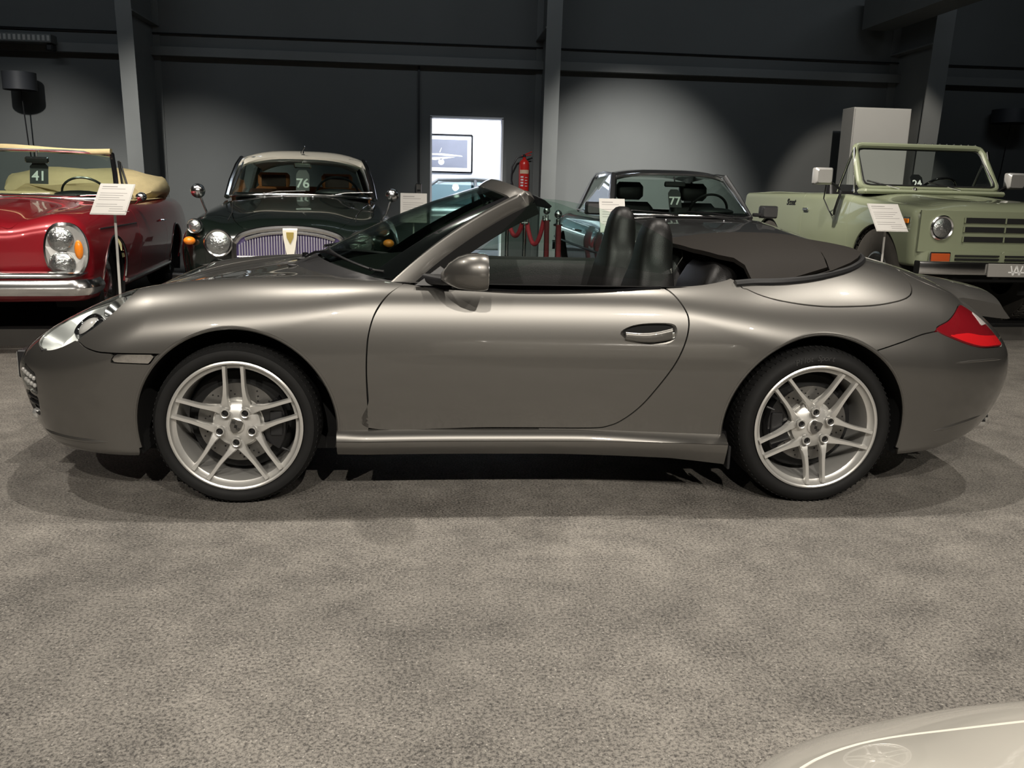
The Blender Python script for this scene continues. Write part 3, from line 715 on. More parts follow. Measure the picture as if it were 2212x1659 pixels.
    # headlamp insides
    for sdn in (-1, 1):
        m = MB(); up = Vector((e3[0], e3[1]*sdn, e3[2])).normalized(); c0 = Vector((hc[0], hc[1]*sdn, hc[2])); u = Vector((E1[0], E1[1]*sdn, E1[2])); v = Vector((E2[0], E2[1]*sdn, E2[2]))
        rings = []
        for (sc, d) in ((.99, -.012), (.9, -.05), (.55, -.075), (.05, -.08)):
            ring = []
            for k in range(32):
                t = 2*math.pi*k/32; ring.append(tuple(c0+u*(.222*sc*math.cos(t))+v*(.15*sc*math.sin(t))+up*d))
            rings.append(ring)
        # outer ring follows the shell
        if True:
            ring0 = []
            for k in range(32):
                t = 2*math.pi*k/32; p = c0+u*(.220*math.cos(t))+v*(.148*math.sin(t))
                q = np.array([[p.x, abs(p.y), p.z]]); d = np.array([up.x, up.y*sdn, up.z])
                for _ in range(25):
                    f = B.F(q)[0]; q = q-d*f
                q = q-d*.010
                ring0.append((q[0, 0], q[0, 1]*sdn, q[0, 2]))
            rings[0] = ring0
        h = m.loft(rings, cap=False).build('headlamp_reflector', 'lamp_silver', car)
        pj = MB(); c1 = c0+u*(-.035)+up*(-.055)
        pj.lathe([(.062, -.02), (.066, .03), (.058, .045), (.050, .035), (.048, .02)], n=28)
        q = up.to_track_quat('Z', 'Y').to_matrix().to_4x4(); q.translation = c1
        pj.xf(q).build('projector_ring', 'black_gloss', h)
        MB().ellipsoid((0, 0, .025), (.05, .05, .026), 24, 10).xf(q).build('projector_lens', 'clear_lens', h)
        c2 = c0+u*(.10)+up*(-.05); q2 = q.copy(); q2.translation = c2
        MB().lathe([(.0, -.02), (.03, -.01), (.048, .02), (.055, .035), (.052, .036)], n=24).xf(q2).build('high_beam_reflector', 'chrome', h)
        # little lens wiper cap and washer jet on the lamp edge
        MB().box(tuple(c0+u*(-.205)+v*.06+up*.02), (.02, .014, .01), bev=.003).build('lamp_washer', 'black_plastic', h)
    # daytime lamp bodies, ducts, slats, fog lamp
    for sdn in (-1, 1):
        d = MB()
        yy = lambda x, z: float(B.surf_y([x], [z])[0])
        lampd = None
        pts = [(-.885, .50), (-.865, .50), (-.845, .498), (-.825, .495), (-.805, .49)]
        back = []
        for (x, z) in ((-.90, .485), (-.88, .53), (-.80, .508), (-.785, .435), (-.86, .448)):
            back.append((x+.02, sdn*(yy(x, z)-.02), z))
        d.add(back, [(0, 1, 2, 3, 4)]); lampd = d.build('daytime_lamp_bezel', 'lamp_silver', car, smooth=False)
        for r in range(2):
            for k in range(5):
                x = -.880+.020*k; z = .500-.030*r-.004*k
                if r == 1 and k == 0: continue
                MB().ellipsoid((x, sdn*(yy(x, z)-.010), z), (.0085, .007, .0095), 10, 6).build('led_cell', 'clear_lens', lampd)
        bx = [(-.88, .42), (-.79, .405), (-.797, .335), (-.875, .35)]
        MB().add([(x+.05, sdn*(yy(x, z)-.05), z) for x, z in bx], [(0, 1, 2, 3)]).build('air_duct', 'dark_gap', car, smooth=False)
        for k, z in enumerate((.398, .372)):
            MB().tube([(x, sdn*(yy(x, z)-.015), z) for x in (-.87, -.84, -.81, -.79)], .006, 6).build('duct_slat', 'black_plastic', car)
        z = .318; x = -.842; y0 = sdn*(yy(x, z)-.004)
        n = Vector((-.55, sdn*.8, 0)).normalized(); q = n.to_track_quat('Z', 'Y').to_matrix().to_4x4(); q.translation = Vector((x, y0, z))
        MB().lathe([(.0, .012), (.014, .010), (.021, .004), (.024, -.006)], n=20).xf(q).build('parking_sensor_boss', 'lamp_silver', car)
    MB().box((-.93, 0, .335), (.02, .80, .13)).build('intake_grille', 'dark_gap', car)
    for z in (.305, .335, .365):
        MB().tube([(-.985+.09*(y/.40)**2, y, z) for y in np.linspace(-.40, .40, 13)], .007, 6).build('intake_slat', 'black_plastic', car)
    # registration plate holder
    MB().box((-1.045, 0, .447), (.050, .50, .125), bev=.006).build('number_plate_holder', 'black_plastic', car)
    MB().box((-1.0715, 0, .447), (.004, .48, .110), bev=.001).build('number_plate', 'white_marking', car)
    # splitter edge
    G3 = []
    for k in range(41):
        t = -1+2*k/40.; y = .74*math.sin(t*math.pi/2)*1.0
        n_ = float(np.interp(abs(y), [0, .2, .4, .5, .6, .7, .74], [-.905, -.90, -.865, -.835, -.785, -.69, -.55]))
        G3.append((n_, y, .225))
    MB().tube(G3, .011, 8).build('front_splitter', PT, car)
    interior(car, B)
    windscreen(car, B)
    side_details(car, B, hnd)
    tail_details(car, B, soft)
    return car
def lathe_y(prof, n=64):
    return MB().lathe(prof, axis='Y', n=n)
def rim_spokes(R, depth):
    """five forked spokes; built in the wheel plane (u right, v up), w towards the viewer"""
    m = MB()
    for k in range(5):
        a = 2*math.pi*k/5
        for sg in (-1, 1):
            ends = []
            # centre line of one arm: from the pad round the bolt to the rim
            pts = [(.045, 0.0), (.075, sg*.07), (.102, sg*.22), (.130, sg*.335), (.165, sg*.415), (.205, sg*.458), (.244, sg*.488)]
            w = [.022, .021, .0145, .0100, .0086, .0080, .0085]
            hgt = [-.028, -.020, -.010, -.003, .001, .004, .008]
            th = [.035, .034, .032, .030, .028, .027, .026]
            rings = []
            P2 = [Vector((r*math.cos(a+t), r*math.sin(a+t))) for r, t in pts]
            S = smooth_poly([tuple(p) for p in P2], 4, closed=False); n = len(S)
            ww = np.interp(np.linspace(0, 6, n), range(7), w); hh = np.interp(np.linspace(0, 6, n), range(7), hgt); tt = np.interp(np.linspace(0, 6, n), range(7), th)
            for i in range(n):
                d = S[min(i+1, n-1)]-S[max(i-1, 0)]; d /= np.linalg.norm(d); q = np.array([-d[1], d[0]])
                p = S[i]; W_, H, T_ = ww[i], hh[i], tt[i]
                sec = [(-W_, -T_), (-W_, -.006), (-W_*.7, 0), (W_*.7, 0), (W_, -.006), (W_, -T_)]
                rings.append([(p[0]+q[0]*s_, H+h_, p[1]+q[1]*s_) for s_, h_ in sec])
            m.loft([[(r[0], -r[1], r[2]) for r in ring] for ring in rings])
    return m
def crest(y=0.0):
    """little shield badge in the hub cap"""
    sh = [(-.021, .020), (-.012, .024), (0, .022), (.012, .024), (.021, .020), (.020, -.004), (.012, -.018), (0, -.027), (-.012, -.018), (-.020, -.004)]
    m = MB().prism(sh, y, y-.002, lambda u, v, w: (u, w, v))
    d = MB()
    for (u0, u1, v0, v1) in ((-.017, -.004, .006, .017), (.004, .017, -.012, -.001)):
        n = 3
        for i in range(n):
            a = u0+(u1-u0)*(i+.15)/n; b = u0+(u1-u0)*(i+.65)/n
            d.prism([(a, v0), (b, v0), (b, v1), (a, v1)], y-.002, y-.0026, lambda u, v, w: (u, w, v))
    d.prism([(-.004, -.006), (.004, -.006), (.005, .005), (-.005, .005)], y-.002, y-.0026, lambda u, v, w: (u, w, v))
    return m, d
def tyre_text(txt, r, a0, size, y, parent, step):
    for i, ch in enumerate(txt):
        if ch == ' ': continue
        a = a0-step*i
        M = frame((r*math.cos(a), y, r*math.sin(a)), (math.sin(a), 0, -math.cos(a)), (math.cos(a), 0, math.sin(a)))
        V, F = text_mesh(ch, size, 0.0008, shear=0.2)
        yield [tuple(M @ Vector(v)) for v in V], F
def make_wheel(car, x, side, R, width, yface, rot, front):
    """rim is the part; tyre, disc etc. are its sub-parts. Local axis: -Y is outside, mirrored by rotating 180 deg for the far side"""
    rimR = .2545
    m = lathe_y([(.258, .006), (.262, .0), (.262, -.004), (.256, -.007), (.250, -.004), (.247, .006), (.240, .016), (.231, .022), (.228, .034), (.226, .09), (.222, .20), (.238, .215), (.258, .22), (.258, .006)], 96)
    m2 = rim_spokes(R, 0)
    # hub disc between the spoke roots
    m2.add(*(lambda q: (q.V, q.F))(lathe_y([(.0, .016), (.035, .016), (.05, .02), (.078, .026), (.090, .036), (.094, .06), (.0, .075)], 48)))
    m2.add(*(lambda q: (q.V, q.F))(MB()))
    Mr = Matrix.Rotation(rot, 4, 'Y')
    m2.xf(Mr)
    m.add(m2.V, m2.F)
    o = m.build('wheel', 'rim_silver', car)
    o.location = (x, side*yface, R); o.rotation_euler = (0, 0, 0 if side < 0 else math.pi)
    # tyre
    h = R
    prof = [(.248, .012), (.262, .006), (.268, -.004), (.280, -.010), (.292, -.011), (.304, -.007), (h-.014, .004), (h-.006, .014), (h-.001, .030), (h, .06), (h, width-.07), (h-.006, width-.03), (h-.02, width-.008), (.30, width+.006), (.27, width), (.248, width-.01)]
    t = lathe_y(prof, 120).build('tyre', 'rubber', o)
    # tread blocks at the shoulder and circumferential grooves
    g = MB()
    for k in range(84):
        a = 2*math.pi*k/84
        for (y0, y1, sk) in ((.010, .052, .02), (.062, .105, -.02)):
            da = .026
            V = []
            for rr in (h-.0065 if y0 < .02 else h-.002, h+.0022):
                for (yy, aa) in ((y0, a), (y1, a+sk), (y1, a+sk+da), (y0, a+da)):
                    rr2 = rr-(.006 if (yy < .02 and rr > h) else 0)
                    V.append((rr2*math.cos(aa), yy, rr2*math.sin(aa)))
            g.add(V, [(4, 5, 6, 7), (0, 1, 5, 4), (1, 2, 6, 5), (2, 3, 7, 6), (3, 0, 4, 7)])
    tr = g.build('tread', 'rubber', o, smooth=False); tr['kind'] = 'stuff'
    # disc, caliper
    dm = lathe_y([(.06, .070), (.160, .072), (.162, .078), (.160, .086), (.06, .088)], 64)
    dd = dm.build('brake_disc', 'disc_steel', o)
    hole = MB()
    for k in range(15):
        for j in range(3):
            a = 2*math.pi*k/15+j*.10; r = .115+.016*j
            c = (r*math.cos(a), .0698, r*math.sin(a)); hole.cyl(c, (c[0], .0718, c[2]), .0035, n=6)
    hole.build('disc_hole', 'dark_gap', o)['kind'] = 'stuff'
    lathe_y([(.0, .06), (.10, .062), (.104, .075)], 40).build('disc_bell', 'rim_silver', o)
    ca = MB(); s = 1 if front else -1
    arc = []
    for rr, yy in ((.105, .050), (.186, .050), (.190, .060), (.190, .10), (.105, .10)): arc.append((rr, yy))
    rings = []
    for aa in np.radians(np.linspace(-34, 34, 9)):
        rings.append([(rr*math.cos(aa)*s, yy, rr*math.sin(aa)) for rr, yy in arc])
    ca.loft(rings).build('brake_caliper', 'black_gloss', o)
    MB().box((s*.150, .046, 0), (.05, .012, .10), bev=.004).build('caliper_cover', 'black_plastic', o)
    lathe_y([(.0, .075), (.20, .12), (.222, .20)], 40).build('wheel_back', 'dark_gap', o)
    # bolts with recess, cap, crest, valve
    for k in range(5):
        a = 2*math.pi*k/5; c = Vector((.065*math.cos(a), 0, .065*math.sin(a))); c = Mr @ c
        b = MB()
        b.lathe([(.0165, .002), (.0190, -.006), (.0165, -.0095), (.0135, -.008), (.0135, .012)], c=(c.x, .004, c.z), axis='Y', n=20)
        b.build('bolt_collar', 'rim_silver', o)
        bb = MB().lathe([(.0, .004), (.006, .004), (.0065, .0), (.009, .0), (.0095, .008), (.0133, .010)], c=(c.x, .004, c.z), axis='Y', n=12)
        bb.build('wheel_bolt', 'black_gloss', o)
    lathe_y([(.0, .004), (.024, .005), (.031, .009), (.033, .02)], 36).build('centre_cap', 'rim_silver', o)
    cm, cd = crest(.0030); cm.xf(Matrix.Rotation(.35, 4, 'Y') @ Matrix.Diagonal((1.15, 1, 1.15, 1))).build('crest_badge', 'disc_steel', o, smooth=False); cd.xf(Matrix.Rotation(.35, 4, 'Y') @ Matrix.Diagonal((1.15, 1, 1.15, 1))).build('crest_marks', 'dark_gap', o, smooth=False)
    va = Mr @ Vector((.228*math.cos(1.1), .012, .228*math.sin(1.1))); MB().cyl(va, tuple(va*.86+Vector((0, -.004, 0))), .005, n=8).build('valve_stem', 'black_plastic', o)
    return o
def wheel_parts(car, AF, AR, B):
    for side in (-1, 1):
        f = make_wheel(car, 0.0, side, .3225, .235, .848, math.radians(90), True)
        if side < 0: f.rotation_euler[2] = math.radians(0.6)
        r = make_wheel(car, 2.35, side, .329, .295, .884, math.radians(-95), False)
        if side < 0:
            mm = MB()
            for V, F in tyre_text('Pilot Sport', .293, math.radians(112), .034, -.0112, r, .052): mm.add(V, F)
            mm.build('tyre_lettering', 'rubber_mark', r, smooth=False)
mat('seal_black', (0.006, 0.006, 0.006), 0.7, spec=0.15, noise=0.1)
mat('rubber_mark', (0.045, 0.045, 0.045), 0.35, noise=0.05)

def sheet_between(curves, n=24, m=24):
    """smooth sheet through a list of curves (each list of 3D points)"""
    C = [smooth_poly(c, max(2, int(math.ceil(n/(len(c)-1)))), closed=False) for c in curves]
    k = min(len(c) for c in C); C = [c[np.round(np.linspace(0, len(c)-1, k)).astype(int)] for c in C]
    A = np.array(C)                     # curves x k x 3
    out = []
    for j in range(k): out.append(smooth_poly(A[:, j], m, closed=False))
    return np.array(out)                # k x M x 3
WS = dict(base=[(.655, -.700, .876), (.500, -.66, .893), (.34, -.46, .920), (.245, -.2, .935), (.225, 0, .938), (.245, .2, .935), (.34, .46, .920), (.500, .66, .893), (.655, .700, .876)],
          top=[(1.165, -.565, 1.215), (1.115, -.50, 1.243), (1.062, -.32, 1.268), (1.035, -.15, 1.277), (1.030, 0, 1.279), (1.035, .15, 1.277), (1.062, .32, 1.268), (1.115, .50, 1.243), (1.165, .565, 1.215)])
def ws_point(u, v):
    """u 0..8 across, v 0..1 up the slightly curved screen"""
    b = np.array(WS['base']); t = np.array(WS['top'])
    def at(A):
        i = min(int(u), 7); f = u-i
        p0, p1, p2, p3 = A[max(i-1, 0)], A[i], A[i+1], A[min(i+2, 8)]
        return 0.5*((2*p1)+(-p0+p2)*f+(2*p0-5*p1+4*p2-p3)*f*f+(-p0+3*p1-3*p2+p3)*f**3)
    p = at(b)*(1-v)+at(t)*v
    p[2] += .022*4*v*(1-v); p[0] -= .012*4*v*(1-v)
    return p
def windscreen(car, B):
    us = np.linspace(.42, 7.58, 41)
    g = [[ws_point(u, v) for v in np.linspace(.03, .955, 16)] for u in us]
    MB().grid(g, thick=.005).build('windscreen', 'windscreen_glass', car)
    # dark ceramic band round the glass
    band = MB()
    def strip(u0, u1, v0, v1, off, n=30, along='u'):
        G = []
        for s in np.linspace(0, 1, n):
            r = []
            for q in np.linspace(0, 1, 4):
                u = u0+(u1-u0)*(s if along == 'u' else q); v = v0+(v1-v0)*(q if along == 'u' else s)
                p = ws_point(u, v); r.append((p[0]-off*.55, p[1], p[2]+off*.8))
            G.append(r)
        return G
    # painted frame: A pillars and header as swept sections on the screen edge
    def ring(p, t, nrm, w, h):
        b = t.cross(nrm).normalized()
        return [tuple(p+b*x+nrm*y) for x, y in ((-w, -h), (-w, h*.55), (-w*.88, h*.85), (-w*.3, h), (w*.3, h), (w*.88, h*.85), (w, h*.4), (w, -h))]
    path = []
    for v in np.linspace(-.10, .93, 16): path.append((0.0+.05, v))
    path2 = [(u, .985) for u in np.linspace(.35, 7.65, 26)]
    full = path+[(.10, .962), (.20, .978)]+path2+[(7.8, .978), (7.9, .962)]+[(8-.05, v) for v in np.linspace(.93, -.10, 16)]
    pts = []
    for u, v in full: pts.append(Vector(ws_point(min(max(u, 0), 8), v)))
    rings = []
    for i, p in enumerate(pts):
        t = (pts[min(i+1, len(pts)-1)]-pts[max(i-1, 0)]).normalized()
        u, v = full[i]
        nrm = Vector((-.52, 0, .85)); side = (4-u)/4.
        k_ = max(0, (abs(side)-.80)/.2); nrm = (nrm*(1-k_*.92)+Vector((-.40, -1.0 if u < 4 else 1.0, -.58))*k_).normalized(); nrm = (nrm-t*nrm.dot(t)).normalized()
        w = .040 if abs(side) > .9 else .036; h = .019
        rings.append(ring(p, t, nrm, w, h))
    MB().loft(rings).build('windscreen_frame', 'paint_grey', car)
    # black seal strip along the pillar and the header catch
    for s in (-1, 1):
        u = 0.0 if s < 0 else 8.0
        pp = [Vector(ws_point(u, v))+Vector((.040, s*.004, -.026)) for v in np.linspace(-.02, .99, 14)]
        rr = []
        for i, p in enumerate(pp):
            t = (pp[min(i+1, 13)]-pp[max(i-1, 0)]).normalized(); n = Vector((0, s, 0)); b = t.cross(n).normalized()
            rr.append([tuple(p+b*x+n*y) for x, y in ((-.024, -.012), (-.024, .016), (.024, .016), (.024, -.012))])
        MB().loft(rr).build('pillar_seal', 'seal_black', car)
        # dark band inside the glass edge
        G = []
        for v in np.linspace(.02, .95, 20):
            r = []
            for d in (0.42, .60, .78, .95):
                q = ws_point(d if s < 0 else 8-d, v); r.append((q[0]-.004, q[1]-s*0, q[2]+.005))
            G.append(r)
        MB().grid(G).build('screen_border', 'black_gloss', car)
    hdr = [[tuple(np.array(ws_point(u, 1.0))+np.array((dx, 0, dz))) for dx, dz in ((.015, .006), (.055, .004), (.095, -.010), (.125, -.034), (.115, -.045), (.06, -.035), (.02, -.03))] for u in np.linspace(.55, 7.45, 22)]
    MB().loft(hdr).build('roof_catch_rail', 'black_gloss', car)
    # cowl, wipers
    cg = []
    for u in np.linspace(.3, 7.7, 30):
        p = ws_point(u, .02); b = np.array(ws_point(u, -.0)); f = b-np.array((.085, 0, 0))*(1.0 if 1 < u < 7 else .5)
        f[2] = float(B.surf_z([f[0]], [abs(f[1])])[0])-.012
        cg.append([tuple(f), tuple((f+p)/2+np.array((0, 0, -.010))), (p[0]-.004, p[1], p[2]-.004)])
    MB().grid(cg, thick=.012).build('cowl_panel', 'black_plastic', car)
    for (u0, u1, v1) in ((3.2, .95, .05), (6.2, 4.1, .06)):
        a = Vector(ws_point(u0, -.02))+Vector((-.03, 0, .01)); mid = Vector(ws_point((u0+u1)/2+.4, .055))+Vector((-.02, 0, .022)); b = Vector(ws_point(u1, v1))+Vector((-.012, 0, .014))
        wpr = MB().tube([a, a*.5+mid*.5+Vector((0, 0, .01)), mid, mid*.5+b*.5, b], .006, 6).build('wiper_arm', 'black_gloss', car)
        bl = [Vector(ws_point(u, .055+.03*(abs(u-u1)/2.0)))+Vector((-.010, 0, .012)) for u in np.linspace(max(.6, u1-.25), u1+2.1, 12)]
        MB().tube(bl, .005, 6).build('wiper_blade', 'black_plastic', wpr)
        MB().lathe([(.0, .02), (.013, .018), (.016, 0)], c=tuple(a), n=14).build('wiper_pivot', 'black_gloss', wpr)
    for y in (-.25, .1, .4):
        x = float(np.interp(abs(y), [0, .3, .5], [.12, .15, .24]))
        MB().ellipsoid((x, y, float(B.surf_z([x], [abs(y)])[0])+.004), (.022, .012, .008), 12, 8).build('washer_jet', 'black_plastic', car)
    # rear-view mirror, sun visor lamp
    mr = MB().box((1.03, 0.02, 1.172), (.035, .21, .065), bev=.015).build('rear_view_mirror', 'black_plastic', car)
    MB().box((1.05, 0.02, 1.172), (.006, .19, .052), bev=.002).build('mirror_glass', 'chrome', mr)
    MB().tube([(1.02, 0.02, 1.19), (1.0, .02, 1.225), (.985, .02, 1.25)], .010, 8).build('mirror_stem', 'black_plastic', mr)
def loftbox(secs, n=None):
    return MB().loft(secs)
def rrect(cx, cy, w, h, r, k=4):
    out = []
    for sx, sy, a0 in ((1, 1, 0), (-1, 1, 90), (-1, -1, 180), (1, -1, 270)):
        for i in range(k+1):
            a = math.radians(a0+90*i/k); out.append((cx+sx*(w-r)+r*math.cos(a), cy+sy*(h-r)+r*math.sin(a)))
    return out
def seat(car, y, lift, xb):
    c = MB()
    secs = []
    # backrest with a built-in head restraint, seen from the side leaning back
    for z, x, w, t in ((.30, -.06, .22, .095), (.45, -.03, .255, .098), (.62, .01, .262, .095), (.78, .045, .245, .088), (.88, .062, .215, .082), (.94, .070, .165, .077), (.99, .074, .132, .074), (1.05, .080, .118, .070), (1.10, .083, .108, .062), (1.14, .085, .090, .047), (1.162, .086, .060, .028), (1.168, .086, .03, .012)):
        secs.append([(xb+x+p[0], y+p[1], z+lift) for p in rrect(0, 0, t, w, min(t, w)*.85)])
    b = c.loft(secs).build('seat_backrest', 'leather_black', car)
    q = MB().loft([[(xb+x, y+p[0], z+lift) for p, z in [((pp[0],), pp[1]) for pp in rrect(0, zc, w, t, t*.8)]] for x, zc, w, t in ((-.58, .30, .20, .05), (-.5, .31, .25, .08), (-.2, .28, .25, .08), (-.02, .27, .22, .06))])
    q.build('seat_cushion', 'leather_black', car)
    # bolster seam and shoulder belt
    MB().tube([(xb-.052, y-.10, .62+lift), (xb-.028, y-.10, .80+lift), (xb+.002, y-.085, .93+lift)], .0035, 5).build('seat_seam', 'black_plastic', b)
    return b
def interior(car, B):
    # tub: floor, door cards, dash, bulkhead
    MB().box((1.25, 0, .25), (1.7, 1.45, .04)).build('cabin_floor', 'black_plastic', car)
    for s in (-1, 1):
        g = []
        for x in np.linspace(.55, 1.95, 18):
            top = .885; y = float(np.interp(x, [.42, .58, .75, 1.1, 1.5, 1.75, 1.95], [.62, .70, .747, .762, .762, .748, .71]))
            g.append([(x, s*(y+.015), top+.002), (x, s*(y-.005), top+.004), (x, s*(y-.03), top-.012), (x, s*(y-.045), top-.06), (x, s*(y-.04), .62), (x, s*(y-.09), .58), (x, s*(y-.06), .40), (x, s*(y-.08), .26)])
        if s > 0: g = g[::-1]
        MB().grid(g).build('door_card', 'leather_black', car)
        # belt-line moulding on the door top
        bl = []
        for x in np.linspace(.70, 1.69, 20):
            y = float(np.interp(x, [.42, .58, .75, 1.1, 1.5, 1.75, 1.95], [.62, .70, .754, .768, .768, .754, .72])); bl.append((x, s*(y+.004), float(B.surf_z([x], [y+.01])[0])+.003))
        MB().tube(bl, .008, 6).build('belt_moulding', 'black_gloss', car)
    d = []
    for y in np.linspace(-.70, .70, 21):
        f = 1-(y/.75)**2
        x0 = .62-.36*max(f, 0)**.7; d.append([(x0, y, .86+.03*f), (x0+.12, y, .905+.012*f), (.70, y, .925), (.80, y, .905), (.825, y, .84), (.80, y, .70), (.86, y, .55)])
    MB().grid(d[::-1]).build('dashboard', 'leather_black', car)
    bd = MB(); bd.ellipsoid((.74, -.36, .93), (.10, .17, .035), 18, 8); bd.build('instrument_cowl', 'leather_black', car)
    # steering wheel
    ctr = Vector((.93, -.36, .80)); nrm = Vector((.9, 0, .42)).normalized(); u = Vector((0, 1, 0)); v = nrm.cross(u)
    sw = MB().tube([ctr+u*(.18*math.cos(t))+v*(.18*math.sin(t)) for t in np.linspace(0, 2*math.pi, 33)[:-1]], .014, 8, closed=True).build('steering_wheel', 'leather_black', car)
    hb = MB().ellipsoid(tuple(ctr-nrm*.02), (.03, .07, .06), 14, 8)
    for t in (math.pi*.08, math.pi*.92, math.pi*1.5): hb.tube([ctr-nrm*.015, ctr+u*(.175*math.cos(t))+v*(.175*math.sin(t))], .012, 6)
    hb.build('steering_spokes', 'black_plastic', sw)
    MB().box((1.15, 0, .42), (.75, .20, .26), bev=.03).build('centre_console', 'leather_black', car)
    seat(car, -.36, -.018, 1.675); seat(car, .36, .020, 1.672)
    # rear seat backs
    for s in (-1, 1):
        for yy in ((-.0,),):
            secs = []
            for z, x, w, t in ((.50, 1.93, .23, .07), (.70, 1.98, .25, .08), (.86, 2.02, .25, .075), (.93, 2.045, .225, .065), (.975, 2.06, .17, .045), (.99, 2.065, .10, .02)):
                secs.append([(x+p[0], s*.31+p[1], z) for p in rrect(0, 0, t, w, t*.85)])
            MB().loft(secs).build('rear_seat_back', 'leather_black', car)
    MB().box((1.83, 0, .42), (.40, 1.2, .30), bev=.05).build('rear_seat_base', 'leather_black', car)
    bk = [[(2.06, y, z) for z in np.linspace(.30, .93 if abs(y) < .6 else .86, 6)] for y in np.linspace(-.72, .72, 13)]
    MB().grid(bk).build('rear_bulkhead', 'black_plastic', car)
    # raised side windows
    for s in (-1, 1):
        outline = [(.80, .880), (.92, .985), (1.04, 1.085), (1.14, 1.175), (1.175, 1.218), (1.21, 1.226), (1.30, 1.222), (1.45, 1.195), (1.60, 1.145), (1.73, 1.08), (1.79, 1.030), (1.785, .99), (1.75, .93), (1.715, .880)]
        G = []
        n = 22
        upx = np.array(outline[:10]); 
        for k in range(n):
            x = .80+(1.79-.80)*k/(n-1)
            zt = float(np.interp(x, [p[0] for p in outline[:11]], [p[1] for p in outline[:11]]))
            zb = .878 if x < 1.715 else float(np.interp(x, [1.715, 1.75, 1.785, 1.80], [.88, .93, .99, 1.03]))
            row = []
            for q in np.linspace(0, 1, 8):
                z = zb+(zt-zb)*q; y = .760-.20*((z-.88)/.34)**1.25*.85
                row.append((x, s*y, z))
            G.append(row)
        if s > 0: G = G[::-1]
        MB().grid(G, thick=.004).build('side_window', 'window_glass', car)
def side_details(car, B, hnd):
    for s in (-1, 1):
        yy = lambda x, z: float(B.surf_y([x], [z])[0])
        # door handle: painted dish, grab bar, dark recess, lock
        cx, cz = 1.628, .711
        V = [(cx, s*(yy(cx, cz)-.030), cz)]; n = len(hnd)
        Yh = B.surf_y(hnd[:, 0], hnd[:, 1])
        r1 = [(p[0], s*(y_-.003), p[1]) for p, y_ in zip(hnd, Yh)]
        r2 = [(cx+(p[0]-cx)*.93, s*(y_-.006), cz+(p[1]-cz)*.88) for p, y_ in zip(hnd, Yh)]
        r3 = [(cx+(p[0]-cx)*.80, s*(y_-.026), cz+(p[1]-cz)*.72) for p, y_ in zip(hnd, Yh)]
        m = MB().loft([r1, r2, r3], cap=False); k = len(m.V); m.add(r3, [tuple(range(n))])
        h = m.build('door_handle', 'paint_grey', car)
        rc = [(1.558, .722), (1.60, .733), (1.66, .737), (1.705, .734), (1.69, .715), (1.64, .708), (1.585, .710)]
        pass
        gb = []
        for i, t in enumerate(np.linspace(0, 1, 9)):
            x = 1.535+.185*t; z = .701+.010*math.sin(math.pi*t)*-1+.012*t; w_ = .017+.006*t
            y = yy(x, z)+.004+.006*math.sin(math.pi*t); gb.append([(x, s*(y+a), z+b) for a, b in rrect(0, 0, .012, w_, .0115)])
        MB().loft(gb).build('grab_bar', 'paint_grey', h)
        MB().loft([[(p[0], s*(yy(p[0], p[1])-.024+d), p[1]) for p in rc] for d in (0, .004)]).build('handle_recess', 'dark_gap', h, smooth=False)
        q = Vector((0, s, 0)).to_track_quat('Z', 'Y').to_matrix().to_4x4(); q.translation = Vector((1.722, s*(yy(1.722, .708)+.012), .708))
        MB().lathe([(.0, .002), (.006, .002), (.0065, -.001), (.010, -.001), (.0105, .002), (.012, .0)], n=18).xf(q).build('lock_cylinder', 'steel', h)
        # door mirror
        secs = []
        for x, w_, hh, zc, yc in ((.800, .022, .012, .925, -.855), (.830, .060, .040, .938, -.885), (.865, .085, .058, .946, -.905), (.900, .098, .066, .950, -.915), (.935, .104, .069, .951, -.920), (.962, .104, .068, .951, -.920), (.976, .098, .063, .951, -.920)):
            secs.append([(x, -s*(yc)+s*p[0], zc+p[1]) for p in rrect(0, 0, w_, hh, min(w_, hh)*.92, 6)])
        mi = MB().loft(secs).build('door_mirror', 'paint_grey', car)
        MB().loft([[(x, -s*(-.920)+s*p[0], .951+p[1]) for p in rrect(0, 0, .092*k_, .058*k_, .05*k_, 6)] for x, k_ in ((.972, 1), (.9775, 1), (.978, .96))]).build('mirror_glass', 'chrome', mi)
        arm = []
        for t, (x, y, z) in enumerate(((.770, .752, .905), (.80, .79, .905), (.835, .835, .905), (.87, .87, .915))):
            arm.append([(x+p[0], s*y, z+p[1]) for p in rrect(0, 0, .045-.004*t, .020-.002*t, .015, 4)])
        MB().loft(arm).build('mirror_foot', 'black_plastic', mi)
        tri = [(.70, .880), (.84, .880), (.84, .925), (.80, .955)]
        MB().loft([[(x, s*(.775-(z-.88)*.35+d), z) for x, z in tri] for d in (0, -.016)]).build('quarter_sail', 'black_plastic', mi, smooth=False)
